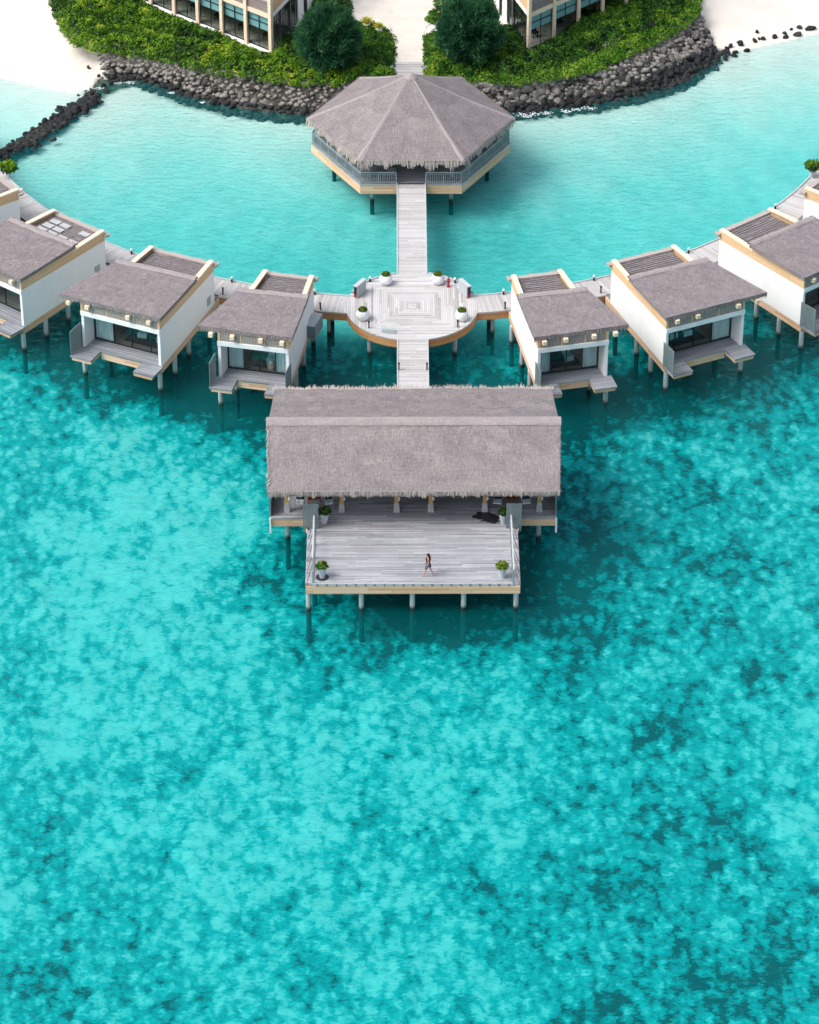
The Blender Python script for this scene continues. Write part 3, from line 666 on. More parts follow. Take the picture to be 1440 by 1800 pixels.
# ---------------------------------------------------------------- villas
def local_pt(x): return x
def villa(kind,pos,ang,mir,label,screens,whitepan=False,vent=True,lod=False):
    global MIR
    big=kind=='big'
    W=6.21 if big else 4.99; D=9.2
    xr=lambda y:-(.72 if big else .56)*max(y,0)/9.2
    xl=lambda y:-W+((.40) if big else .80)*max(y,0)/9.2
    root=empty('water_villa',(pos[0],pos[1],0),ang,label,'villa','thatched villas on stilts around the ring boardwalk')
    MIR=mir
    zd=2.1
    # deck with two tongues
    ly=-1.52; L0,L1,Rr0,Rr1=(-6.38,-4.72,-1.40,.20) if big else (-5.28,-3.66,-1.38,.20)
    m=MB()
    m.prism([(L0,ly),(L1,ly),(L1,-.15),(L0,-.15)],zd-.12,zd)
    m.prism([(Rr0,ly),(Rr1,ly),(Rr1,-.15),(Rr0,-.15)],zd-.12,zd)
    m.prism([(L0,-.15),(Rr1-.02,-.15),(Rr1-.02,-.02),(L0,-.02)],zd-.12,zd)
    m.prism([(xl(0)+.2,-.02),(-.2,-.02),(xr(1.2)-.2,1.2),(xl(1.2)+.2,1.2)],zd-.12,zd)
    m.build('veranda_deck','deck_villa',root)
    m=MB(); m.prism([(xl(9.2)+.2,9.2),(xr(9.2)-.2,9.2),(xr(9.2)-.2,10.2),(xl(9.2)+.2,10.2)],zd-.12,zd); m.prism([(xl(5.2)+.2,5.2),(xr(5.2)-.2,5.2),(xr(9.2)-.2,9.19),(xl(9.2)+.2,9.19)],zd-.12,zd); m.build('entry_deck','deck_villa',root)
    m=MB(); m.prism([(xl(1.2)+.2,1.2),(xr(1.2)-.2,1.2),(xr(5.2)-.2,5.2),(xl(5.2)+.2,5.2)],zd-.12,zd-.005); m.build('room_floor','brown',root)
    # fascias
    m=MB(); m.box(L1+.003,Rr0-.003,-.12,-.05,zd-.62,zd-.12)
    m.box(L0+.12,L1-.02,ly+.05,ly+.12,zd-.34,zd-.12); m.box(Rr0+.02,Rr1-.14,ly+.05,ly+.12,zd-.34,zd-.12)
    m.box(L1-.09,L1-.02,ly+.12,-.15,zd-.30,zd-.12); m.box(Rr0+.02,Rr0+.09,ly+.12,-.15,zd-.30,zd-.12)
    m.box(L0+.12,L0+.19,ly+.12,-.05,zd-.34,zd-.12); m.box(Rr1-.21,Rr1-.14,ly+.12,-.05,zd-.34,zd-.12)
    m.build('front_fascia','tan',root)
    def wallstrip(m,f,t,y0,y1,za0,za1,zb0,zb1):   # f(y)=outer x, t signed thickness (inward)
        bt=[(f(y0)+(t if t<0 else 0),y0,za0),(f(y0)+(t if t>0 else 0),y0,za0),(f(y1)+(t if t>0 else 0),y1,za1),(f(y1)+(t if t<0 else 0),y1,za1)]
        tp=[(bt[0][0],y0,zb0),(bt[1][0],y0,zb0),(bt[2][0],y1,zb1),(bt[3][0],y1,zb1)]
        m.hexa(bt,tp)
    for f,t,off in ((xr,-.2,.0),(xl,.2,.0)):
        m=MB(); wallstrip(m,f,t,0,D,1.98,1.98,4.96,4.66); m.build('side_wall','white',root)
        m=MB(); sgn=1 if t<0 else -1
        g=lambda y,f=f,s_=sgn:f(y)+s_*.012
        wallstrip(m,g,t*.8,.0,5.55,4.965,4.78,5.66,5.80); wallstrip(m,g,t*.8,5.55,D,4.78,4.665,5.40,5.40)
        m.build('timber_band','tan' if False else 'tanwall',root)
        m=MB(); wallstrip(m,lambda y,f=f,s_=sgn:f(y)+s_*.03,t*1.75,5.6,D+.03,5.40,5.40,5.50,5.50); m.build('parapet_cap','cream',root)
        m=MB(); wallstrip(m,lambda y,f=f,s_=sgn:f(y)-s_*.02,t*.6,.02,D+.9,1.42,1.42,1.975,1.975); m.build('side_fascia','tan',root)
    # front beam, louvre band, roof
    m=MB(); m.box(xl(0)-.03,.0,-.06,.14,4.62,4.955); m.build('front_beam','whitepaint',root)
    m=MB(); m.box(xl(0)+.02,-.02,.02,.10,4.957,5.68); lv=m.build('louvre_band','louver',root)
    m=MB()
    for q in ((.05,.335,.67,.985) if big else (.03,.33,.66,.97)): x=xl(0)+(W)*q; m.box(x-.035,x+.035,-.01,.03,4.965,5.66)
    m.build('louvre_frame','tan',root)
    for x in ((-7.05,-5.55,-2.35,-.72) if big else (-5.42,-3.9,-1.9,-.40)):
        MB().box(x-.15,x+.15,-.34,-.02,5.36,5.64).build('beam_end','cream',root)
    m=MB()
    for x in ((-7.05,-5.55) if big else (-5.42,)): m.box(x-.10,x+.10,-.02,3.5,5.38,5.62)
    m.build('rafter','cream',root)
    fl,fr,brr,bl=((-7.87,-.14,5.97),(.13,-.14,5.97),(-.06,5.58,6.12),(-6.33,5.42,6.12)) if big else ((-6.40,.02,5.97),(.30,-.10,5.97),(.08,5.27,6.12),(-4.88,5.08,6.12))
    th=.27; NU,NV=26,16
    def rp(u,v,dz=0):
        a=[fl[i]+(fr[i]-fl[i])*u for i in range(3)]; b=[bl[i]+(brr[i]-bl[i])*u for i in range(3)]
        x,y,z=[a[i]+(b[i]-a[i])*v for i in range(3)]; j=.035
        e=noise.noise((x*1.7+pos[0],y*1.7,z)); sag=.05*math.sin(math.pi*v)
        return (x+e*j*(1 if u in(0,1) else .3),y+noise.noise((x*2.1,y*2+9,pos[1]))*.05*(1 if v in(0,1) else 0),z+e*.03-sag*.4+dz)
    m=MB()
    for i in range(NU):
        for j in range(NV): m.poly([rp(i/NU,j/NV),rp((i+1)/NU,j/NV),rp((i+1)/NU,(j+1)/NV),rp(i/NU,(j+1)/NV)])
    for i in range(NU):
        m.poly([rp(i/NU,0,-th),rp((i+1)/NU,0,-th),rp((i+1)/NU,0),rp(i/NU,0)]); m.poly([rp((i+1)/NU,1,-th),rp(i/NU,1,-th),rp(i/NU,1),rp((i+1)/NU,1)])
    for j in range(NV):
        m.poly([rp(0,(j+1)/NV,-th),rp(0,j/NV,-th),rp(0,j/NV),rp(0,(j+1)/NV)]); m.poly([rp(1,j/NV,-th),rp(1,(j+1)/NV,-th),rp(1,(j+1)/NV),rp(1,j/NV)])
    m.poly([rp(0,0,-th),rp(0,1,-th),rp(1,1,-th),rp(1,0,-th)])
    rf=m.build('thatched_roof','thatch_v',root)
    # ridge roll along the high edge
    m=MB(); n=26
    for i in range(n):
        a,b=rp(i/n,1),rp((i+1)/n,1); 
        ja,jb=[.04*noise.noise((q*9.3+pos[0],1,2)) for q in (i,i+1)]
        sec=lambda p,j:[(p[0],p[1]-.34+j,p[2]+.01),(p[0],p[1]-.16+j,p[2]+.10),(p[0],p[1]+.12+j,p[2]+.09),(p[0],p[1]+.26+j,p[2]-.16)]
        A,B=sec(a,ja),sec(b,jb)
        for k in range(3): m.poly([A[k],B[k],B[k+1],A[k+1]])
    m.build('ridge_roll','ridge',rf)
    strands('thatch_fringe',[((bl[0],bl[1]+.2,6.1),(brr[0],brr[1]+.2,6.1),(0,1,0),(0,.3,-.9))],'strawpale',rf,14,(.08,.2),(.04,.10))
    strands('thatch_fringe',[((fl[0],fl[1],5.78),(fr[0],fr[1],5.78),(0,-1,0),(0,-.2,-1))],'straw',rf,14,(.08,.2),(.04,.10))
    # pergola
    m=MB(); m.prism([(xl(5.4)+.36,5.4),(xr(5.4)-.36,5.4),(xr(9.25)-.36,9.25),(xl(9.25)+.36,9.25)],5.02,5.10); pg=m.build('pergola_roof','hutwall',root)
    m=MB()
    for k in range(14):
        y=5.72+k*.25
        for q in range(7):
            x0=xl(y)+.38; x1=xr(y)-.38; a=x0+(x1-x0)*q/7; b=x0+(x1-x0)*(q+1)/7-.015
            if random.random()<.10: continue
            e0,e1=random.uniform(-.02,.02),random.uniform(-.02,.02); zt=5.135+random.uniform(0,.02)
            m.hexa([(a,y+e0,5.105),(b,y+e1,5.105),(b,y+e1+.14,5.105),(a,y+e0+.14,5.105)],[(a,y+e0,zt),(b,y+e1,zt),(b,y+e1+.135,zt),(a,y+e0+.135,zt)])
    m.build('batten','thatch_v',pg)
    if whitepan:
        m=MB()
        for r_ in range(4):
            for q in range(4):
                if random.random()<.12: continue
                y=5.9+r_*.72; x0=xl(y)+.75; w=(xr(y)-xl(y)-1.4)/4; m.box(x0+q*w,x0+q*w+w-.12,y,y+.5,5.19,5.23)
        m.build('pale_panel','concrete',pg)
    m=MB(); m.prism([(xl(9)-.10,9.05),(xr(9)+.25,9.05),(xr(9)+.3,9.42),(xl(9)-.05,9.42)],5.05,5.22); ev=m.build('rear_eave','strawpale',root)
    strands('thatch_fringe',[((xl(9)-.1,9.4,5.2),(xr(9)+.3,9.4,5.2),(0,1,0),(0,.8,.1))],'strawpale',ev,18,(.08,.22),(.05,.12))
    m=MB(); m.prism([(xl(9)+.2,9.0),(xr(9)-.2,9.0),(xr(9)-.2,9.12),(xl(9)+.2,9.12)],2.1,5.0); m.build('rear_wall','tanwall',root)
    m=MB(); m.prism([(xl(5)+.2,5.2),(xr(5)-.2,5.2),(xr(5)-.2,5.32),(xl(5)+.2,5.32)],2.1,5.7); m.build('room_back_wall','hutwall',root)
    # sliding glass
    gx0,gx1=xl(1.2)+.21,xr(1.2)-.21; gw=gx1-gx0
    cuts=(0,.275,.53,.80,1) if big else (0,.26,.52,.78,1)
    m=MB(); m.box(gx0,gx1,1.2,1.28,2.1,2.18); m.box(gx0,gx1,1.2,1.28,4.75,4.9)
    for q in cuts: x=gx0+(gw-.08)*q; m.box(x,x+.08,1.195,1.285,2.1,4.9)
    df=m.build('door_frame','dark',root)
    for q0,q1 in zip(cuts[:-1],cuts[1:]):
        MB().box(gx0+(gw-.08)*q0+.08,gx0+(gw-.08)*q1,1.235,1.245,2.18,4.75).build('pane','glass',df)
    m=MB(); m.box(gx0,gx1,1.15,1.30,4.9,5.66); m.build('lintel','whitepaint',root)
    def curt(x0,x1):
        m=MB(); n=int((x1-x0)/.09)
        for i in range(n):
            a=x0+(x1-x0)*i/n; b=x0+(x1-x0)*(i+1)/n; ya=1.42+(.05 if i%2 else -.05); yb=1.42+(-.05 if i%2 else .05)
            m.poly([(a,ya,2.14),(b,yb,2.14),(b,yb,4.8),(a,ya,4.8)])
        m.build('curtain','curtain',root)
    curt(gx0+.08,gx0+gw*(.25 if big else .27)); curt(gx0+gw*(.88 if big else .77),gx1-.04)
    # screens
    for sx in screens:
        x=(L0+.03 if sx=='outer' else Rr1-.08); m=MB(); m.box(x,x+.05,-1.45,-1.38,2.1,3.92); m.box(x,x+.05,.02-.1,.02,2.1,3.92) if sx=='outer' else m.box(x,x+.05,-.10,-.02,2.1,3.92)
        m.box(x-.005,x+.055,-1.46,-.01,3.92,3.97)
        for k in range(11): y=-1.36+k*.118; m.box(x+.01,x+.04,y,y+.085,2.12,3.92)
        m.build('privacy_screen','slat',root)
    if vent and big:
        m=MB()
        xv=xr(8.2)+.004; m.prism([(xr(7.9)-.01,7.9),(xr(7.9)+.03,7.9),(xr(8.5)+.03,8.5),(xr(8.5)-.01,8.5)],2.45,3.1)
        for k in range(5): m.prism([(xr(7.9)+.03,7.93),(xr(7.9)+.05,7.93),(xr(8.5)+.05,8.47),(xr(8.5)+.03,8.47)],2.5+k*.12,2.56+k*.12)
        m.build('wall_vent','concrete',root)
    # piles
    if big: pl=[(-.16,.02,1.45),(-.30,2.4,1.45),(-.62,5.0,1.45),(-.8,8.4,1.45),(-6.0,-.25,1.75),(-5.9,3.0,1.45),(-5.7,6.0,1.45),(-5.6,9.0,1.45)]
    else: pl=[(-.1,.02,1.45),(-.3,2.9,1.45),(-.5,5.8,1.45),(-.6,9.0,1.45),(-4.85,-.25,1.75),(-4.2,1.6,1.45),(-4.1,5.0,1.45),(-4.0,9.0,1.45)]
    for x,y,z in pl: pile_at(x,y,z,root)
    MIR=1
    return root

def vpos(th,sgn): return (sgn*47.0*math.sin(R(th))+(.22 if sgn>0 else .04),70-47.0*math.cos(R(th)))
VL=[('small',10.29,13.1),('big',21.6,25.5),('big',35.47,39.4),('big',49.3,53.2)]
lab={(-1,0):'small villa left of the round deck, a screen at each veranda end',(-1,1):'larger villa second left of the round deck, one screen at its outer end',
(-1,2):'villa with white panels on its rear pergola, cut by the left picture edge',(-1,3):'farthest left villa, a parapet and white wall corner showing at the picture edge',
(1,0):'small thatched villa right of the round deck, with a narrow veranda',(1,1):'larger thatched villa second to the right of the round deck, above the open veranda',
(1,2):'thatched villa with a plain dark rear pergola, cut by the right picture edge',(1,3):'farthest right villa, only its cream parapet showing at the picture edge'}
villas={}
for sg in (-1,1):
    for i,(k,th,rz) in enumerate(VL):
        if sg<0: scr=['outer'] if i else ['outer','inner']; ang=-R(rz); mir=1
        else: scr=['inner']; ang=R(rz); mir=-1
        villas[(sg,i)]=villa(k,vpos(th,sg),ang,mir,lab[(sg,i)],scr,whitepan=(sg<0 and i==2),vent=(sg<0))

def in_villa(key,x,y,z):
    r=villas[key]; s=-1 if key[0]>0 else 1; a=r.rotation_euler[2]; X_=x*s
    return (r.location.x+X_*math.cos(a)-y*math.sin(a),r.location.y+X_*math.sin(a)+y*math.cos(a),z),a
def draped_chair(key,x,y,label):
    p,a=in_villa(key,x,y,2.1); o=empty('armchair',p,a+random.uniform(-.3,.3),label,'chair','cloth draped chairs inside the villas')
    MB().hexa([(-.32,-.30,.30),(.32,-.30,.30),(.32,.28,.30),(-.32,.28,.30)],[(-.30,-.27,.46),(.30,-.27,.46),(.30,.25,.48),(-.30,.25,.48)]).build('seat','cloth',o)
    MB().hexa([(-.32,.2,.45),(.32,.2,.45),(.34,.34,.45),(-.34,.34,.45)],[(-.25,.33,1.0),(.25,.33,1.0),(.22,.44,1.0),(-.22,.44,1.0)]).build('backrest','cloth',o)
    m=MB(); 
    for k in range(9): a0=-.34+k*.075; m.hexa([(a0,-.36,.05+.05*(k%2)),(a0+.07,-.36,.08),(a0+.07,-.31,.08),(a0,-.31,.08)],[(a0,-.33,.47),(a0+.07,-.33,.47),(a0+.07,-.27,.47),(a0,-.27,.47)])
    m.build('draped_cloth','cloth',o)
    for u in (-.26,.26):
        for w in (-.22,.24): MB().box(u-.02,u+.02,w-.02,w+.02,0,.30).build('leg','black',o)
def rug(key,x,y,w,h,label):
    p,a=in_villa(key,x,y,2.112); o=MB().box(-w/2,w/2,-h/2,h/2,0,.012).build('rug','rug'); o.location=p; o.rotation_euler=(0,0,a); tag(o,label,'rug','dark rugs inside the villas')
draped_chair((-1,1),-3.0,2.9,'left cloth-draped chair inside the larger villa left of the round deck'); draped_chair((-1,1),-1.5,2.9,'right cloth-draped chair inside the larger villa left of the round deck')
draped_chair((-1,0),-1.9,2.7,'cloth-draped chair inside the small villa left of the round deck'); draped_chair((1,0),-2.9,2.7,'cloth-draped chair inside the small villa right of the round deck')
draped_chair((1,1),-3.3,2.9,'left cloth-draped chair inside the larger villa right of the round deck'); draped_chair((1,1),-2.2,3.0,'right cloth-draped chair inside the larger villa right of the round deck')
draped_chair((-1,2),-2.2,2.7,'cloth-draped chair inside the villa cut by the left picture edge'); draped_chair((1,2),-1.6,2.7,'cloth-draped chair inside the villa cut by the right picture edge')
rug((-1,1),-2.5,2.4,3.0,1.1,'dark rug under the chairs in the larger left villa'); rug((-1,0),-2.0,2.3,2.0,1.0,'dark rug in the small left villa')
rug((1,1),-3,2.4,2.6,1.1,'dark rug under the chairs in the larger right villa'); rug((1,0),-2.6,2.3,2.0,1.0,'dark rug in the small right villa')
p,a=in_villa((-1,0),-1.75,1.75,2.1); o=empty('wicker_basket',p,0,'round tan basket holding a white towel behind the small left villa glass','basket')
MB().lathe(0,0,[(.20,0),(.27,.25),(.25,.5),(.22,.5)],14).build('basket_body','tan',o); MB().lathe(0,0,[(.17,.42),(.2,.52),(.1,.66),(.02,.7)],9).build('towel','cloth',o)
# grey box on the wall of the small left villa
p,a=in_villa((-1,0),.0,7.4,0); o=empty('service_box',p,a-.06,'dark grey slatted box fixed to the wall of the small left villa','box')
m=MB(); m.box(-.40,.22,-.9,.95,1.95,2.95); m.build('casing','slat',o)
m=MB()
for k in range(6): m.box(.24,.27,-.85+k*.3,-.65+k*.3,2.0,2.9)
m.build('slats','rail',o)
m=MB()
for k in range(5): m.box(-.39+k*.125,-.29+k*.125,-.93,.95,2.955,2.99)
m.build('lid','railpale',o)

# ---------------------------------------------------------------- boardwalks
CXW=.12
def straight_walk(name,y0,y1,label,mat='walk'):
    root=empty(name,(CXW,(y0+y1)/2,0),0,label,'boardwalk'); h=(y1-y0)/2
    MB().box(-1.1,1.1,-h,h,1.98,2.1).build('deck_boards',mat,root)
    MB().box(-1.1,-1.02,-h,h,2.104,2.16).build('edge_strip','railpale',root); MB().box(1.02,1.1,-h,h,2.104,2.16).build('edge_strip','railpale',root)
    MB().box(-1.04,-.9,-h,h,1.62,1.975).build('side_beam','orange',root); MB().box(.9,1.04,-h,h,1.62,1.975).build('side_beam','orange',root)
    y=-h+1.5
    while y<h-1:
        for x in (-.75,.75): pile_at(x,y,1.62,root,.13)
        y+=3.6
    return root
straight_walk('straight_boardwalk',19.0,29.72,'pale boardwalk between the long thatched hall and the round deck')
straight_walk('straight_boardwalk',38.85,52.5,'pale boardwalk between the round deck and the hexagonal pavilion')
ringC=(0,70)
def pr_(r,a): return (r*math.sin(a),70-r*math.cos(a))
def ring_walk(sg,label):
    root=empty('curved_boardwalk',(0,0,0),0,label,'boardwalk','curved boardwalks linking the villas')
    a0,a1=R(6.75),R(80); n=120; m=MB(); fo=MB(); fi=MB(); kb=MB()
    for i in range(n):
        A=a0+(a1-a0)*i/n; B=a0+(a1-a0)*(i+1)/n
        def q(r,t,z): x,y=pr_(r,t); return (sg*x,y,z)
        f=lambda L:L if sg>0 else L[::-1]
        pts=[q(36.9,A,2.1),q(36.9,B,2.1),q(34.5,B,2.1),q(34.5,A,2.1)]; uv=[(36.9,A*35.7),(36.9,B*35.7),(34.5,B*35.7),(34.5,A*35.7)]
        m.poly(f(pts),f(uv)); m.poly(f([q(34.5,A,1.98),q(34.5,B,1.98),q(36.9,B,1.98),q(36.9,A,1.98)]),f([(0,0)]*4))
        m.poly(f([q(36.9,A,1.98),q(36.9,B,1.98),q(36.9,B,2.1),q(36.9,A,2.1)]),[(A*35,0.05)]*4)
        m.poly(f([q(34.5,B,1.98),q(34.5,A,1.98),q(34.5,A,2.1),q(34.5,B,2.1)]),[(A*35,0.05)]*4)
        def ring(mb,r0,r1,z0,z1):
            # outer(r1), inner(r0) walls + top/bottom
            u0,u1=A*36,B*36
            mb.poly(f([q(r1,A,z0),q(r1,B,z0),q(r1,B,z1),q(r1,A,z1)]),f([(u0,z0),(u1,z0),(u1,z1),(u0,z1)]))
            mb.poly(f([q(r0,B,z0),q(r0,A,z0),q(r0,A,z1),q(r0,B,z1)]),f([(u1,z0),(u0,z0),(u0,z1),(u1,z1)]))
            mb.poly(f([q(r1,A,z1),q(r1,B,z1),q(r0,B,z1),q(r0,A,z1)]),f([(u0,0),(u1,0),(u1,.1),(u0,.1)]))
            mb.poly(f([q(r0,A,z0),q(r0,B,z0),q(r1,B,z0),q(r1,A,z0)]),f([(u0,0),(u1,0),(u1,.1),(u0,.1)]))
        ring(fo,36.70,36.84,1.42,1.975); ring(fi,34.60,34.70,1.6,1.975); ring(kb,34.5,34.6,2.104,2.18)
    m.build('deck_boards','walk',root); fo.build('outer_fascia','orange',root); fi.build('inner_beam','orange',root); kb.build('edge_strip','railpale',root)
    for k in range(22):
        a=R(9.2+3.3*k)
        if a>a1: break
        for r in (35.0,36.45):
            x,y=pr_(r,a); pile_at(sg*x,y,1.5,root,.14)
    return root
ring_walk(-1,'curved pale boardwalk behind the villas left of the round deck'); ring_walk(1,'curved pale boardwalk behind the villas right of the round deck')

# round deck
rd=empty('round_deck',(CXW-.02,34.35,0),0,'round pale deck with boards laid in nested squares where the boardwalks cross','deck')
n=96; m=MB(); RR=4.72
pl=[(RR*math.cos(2*math.pi*i/n),RR*math.sin(2*math.pi*i/n)) for i in range(n)]
m.prism(pl,2.0,2.115); m.build('deck_boards','walk_sq',rd)
m=MB(); k=MB()
for i in range(n):
    A,B=2*math.pi*i/n,2*math.pi*(i+1)/n; r1=RR-.03
    def w_(mb,r,z0,z1,inn=.1):
        mb.poly([(r*math.cos(A),r*math.sin(A),z0),(r*math.cos(B),r*math.sin(B),z0),(r*math.cos(B),r*math.sin(B),z1),(r*math.cos(A),r*math.sin(A),z1)],[(A*r,z0),(B*r,z0),(B*r,z1),(A*r,z1)])
        s=r-inn; mb.poly([(s*math.cos(B),s*math.sin(B),z0),(s*math.cos(A),s*math.sin(A),z0),(s*math.cos(A),s*math.sin(A),z1),(s*math.cos(B),s*math.sin(B),z1)],[(B*r,z0),(A*r,z0),(A*r,z1),(B*r,z1)])
        mb.poly([(r*math.cos(A),r*math.sin(A),z1),(r*math.cos(B),r*math.sin(B),z1),(s*math.cos(B),s*math.sin(B),z1),(s*math.cos(A),s*math.sin(A),z1)],[(A*r,.05),(B*r,.05),(B*r,.1),(A*r,.1)])
        mb.poly([(s*math.cos(A),s*math.sin(A),z0),(s*math.cos(B),s*math.sin(B),z0),(r*math.cos(B),r*math.sin(B),z0),(r*math.cos(A),r*math.sin(A),z0)],[(A*r,.05),(B*r,.05),(B*r,.1),(A*r,.1)])
    w_(m,r1,1.42,1.995)
    an=math.degrees((A+B)/2)%360
    if 24<an<76 or 104<an<156: w_(k,RR,2.12,2.22)
m.build('rim_fascia','orange',rd); k.build('edge_strip','railpale',rd)
for x,y in ((-3.0,-3.1),(3.0,-3.1),(-3.2,2.6),(3.2,2.6),(0,-2.4),(0,3)): pile_at(x,y,1.5,rd,.17)

# round-deck furniture
def ball_planter(x,y,label):
    o=empty('ball_planter',(x,y,2.12),0,label,'planter','white ball planters on the round deck')
    MB().lathe(0,0,[(.26,0),(.38,.10),(.46,.28),(.47,.45),(.42,.62),(.34,.74),(.30,.74),(.27,.66)],24).build('pot','potwhite',o,True)
    n=260; a=RNG.uniform(0,6.28,n); r=RNG.uniform(0,1,n)**.5*.32; P=np.stack([np.cos(a)*r,np.sin(a)*r,.78+.16*(1-(r/.32)**2)+RNG.normal(0,.03,n)],1)
    leaves('plant',P,np.tile([0,0,1.],(n,1)),.09,'potleaf',o,RNG.uniform(.2,.95,n))
ball_planter(-1.76,37.45,'white ball planter at the back left of the round deck'); ball_planter(1.98,37.5,'white ball planter at the back right of the round deck, by the red hydrant')
ball_planter(-3.38,32.5,'white ball planter at the front left of the round deck'); ball_planter(3.6,32.4,'white ball planter at the front right of the round deck')
def board_bench(x,y,sx,label):
    o=empty('slatted_cabinet',(x,y,2.12),R(-30)*sx,label,'cabinet','slatted cabinets on the round deck')
    m=MB(); m.hexa([(-.16,-.62,0),(.16,-.62,0),(.16,.62,0),(-.16,.62,0)],[(-.13,-.62,.92),(.13,-.62,.92),(.13,.62,.92),(-.13,.62,.92)]); m.build('casing','rail',o)
    m=MB()
    for k in range(6): m.box(-.185*sx-.015,-.185*sx+.015,-.6,.6,.06+k*.15,.06+k*.15+.1) if False else m.box(.17*sx-.012,.17*sx+.012,-.6,.6,.06+k*.145,.17+k*.145)
    m.build('slats','railpale',o); MB().box(-.17,.17,-.66,.66,.93,.97).build('lid','railpale',o)
    MB().box(-.10,.10,-.645,-.625,.30,.86).build('opening','black',o); MB().box(-.10,.10,-.645,-.625,.06,.28).build('red_panel','red',o)
board_bench(-3.62,36.0,1,'tall grey slatted cabinet at the back left edge of the round deck'); board_bench(3.86,35.95,-1,'tall grey slatted cabinet at the back right edge of the round deck')
o=empty('hydrant',(2.72,37.0,2.12),0,'small red hydrant standing behind the right of the round deck','hydrant')
MB().lathe(0,0,[(.13,0),(.13,.05),(.08,.07),(.08,.55),(.11,.57),(.11,.62),(.06,.72),(.02,.76)],12).build('body','red',o,False)
MB().tube((-.15,0,.42),(.15,0,.42),.045,8).build('outlet','red',o); MB().tube((0,0,.74),(0,0,.88),.025,6).build('valve','black',o)
o=empty('low_rack',(-1.55,30.75,2.12),R(-12),'low pale green metal rack on the front left of the round deck','rack')
m=MB()
for k in range(7): m.box(-.45+k*.15-.012,-.45+k*.15+.012,0,.03,0,.42)
m.build('rails','blind',o); MB().box(-.5,.5,-.16,.2,.0,.06).build('base','rail',o)
def lamp(x,y,label):
    o=empty('bollard_lamp',(x,y,2.1),0,label,'lamp','bollard lamps along the boardwalk edge')
    MB().lathe(0,0,[(.07,0),(.07,.28),(.05,.30)],10).build('stem','black',o); MB().lathe(0,0,[(.085,.30),(.10,.38),(.06,.46)],10).build('lamp_head','potwhite',o)
for x,y,l in ((-20.0,42.25,'white-topped bollard lamp on the curved boardwalk between the second and third left villas'),(-12.7,38.05,'white-topped bollard lamp on the curved boardwalk between the two nearer left villas'),(-6.8,36.2,'white-topped bollard lamp just left of the round deck'),
    (-2.9,37.75,'white-topped bollard lamp on the back left rim of the round deck'),(3.2,37.55,'white-topped bollard lamp on the back right rim of the round deck'),(6.6,36.15,'white-topped bollard lamp just right of the round deck'),(13.1,38.1,'white-topped bollard lamp on the curved boardwalk between the two nearer right villas'),(20.1,42.05,'white-topped bollard lamp on the curved boardwalk between the second and third right villas'),(-28.8,51.2,'white-topped bollard lamp by the farthest left villa'),(-26.0,47.6,'white-topped bollard lamp behind the pergola of the third left villa'),(27.0,48.6,'white-topped bollard lamp behind the third right villa')):
    # keep on the inner rim of the ring
    d=math.hypot(x,y-70)
    if abs(x)>5: x,y=x*34.72/d,70+(y-70)*34.72/d
    lamp(x,y,l)
def bollard(x,y,label):
    o=empty('dark_bollard',(x,y,2.12),0,label,'bollard','short dark bollards on the boardwalk edges'); MB().box(-.06,.06,-.06,.06,0,.5).build('post','rod',o); MB().box(-.075,.075,-.075,.075,.5,.54).build('cap','black',o)
for x,y,l in ((-13.4,36.0,'short dark bollard on the curved boardwalk between the two nearer left villas'),(-6.4,33.85,'short dark bollard on the curved boardwalk just left of the round deck'),(-2.95,31.3,'short dark bollard on the front left rim of the round deck'),(3.3,31.4,'short dark bollard on the front right rim of the round deck'),(6.7,33.9,'short dark bollard on the curved boardwalk just right of the round deck'),(13.6,36.1,'short dark bollard on the curved boardwalk between the two nearer right villas'),(-.85,25.7,'short dark bollard on the left edge of the boardwalk behind the hall'),(1.09,25.7,'short dark bollard on the right edge of the boardwalk behind the hall')): bollard(x,y,l)

# shrubs at far ends
def potted_shrub(x,y,z,r,label,mat='leafL',potr=.22,h=1.5):
    o=empty('potted_shrub',(x,y,z),0,label,'plant')
    MB().lathe(0,0,[(potr*.7,0),(potr,.5),(potr*.9,.5)],14).build('pot','potgrey',o); MB().tube((0,0,.4),(0,0,h),.04,6).build('stem','bark',o)
    n=900; d=RNG.normal(0,1,(n,3)); d/=np.linalg.norm(d,axis=1,keepdims=True); k_=np.array([1+.45*noise.noise((a*1.8+x,b*1.8,c*1.8)) for a,b,c in d])[:,None]; P=d*r*k_*np.array([1.25,1.0,.75])*RNG.uniform(.4,1,(n,1))+np.array([0,0,h]); leaves('foliage',P,d,.14,mat,o,.5+.3*d[:,2]+RNG.normal(0,.12,n))
potted_shrub(-30.3,53.4,2.1,.65,'small bright green shrub at the far left end of the boardwalk',h=1.0); potted_shrub(30.4,53.4,2.1,.5,'small bright green shrub at the far right end of the boardwalk','leafR',h=1.0)

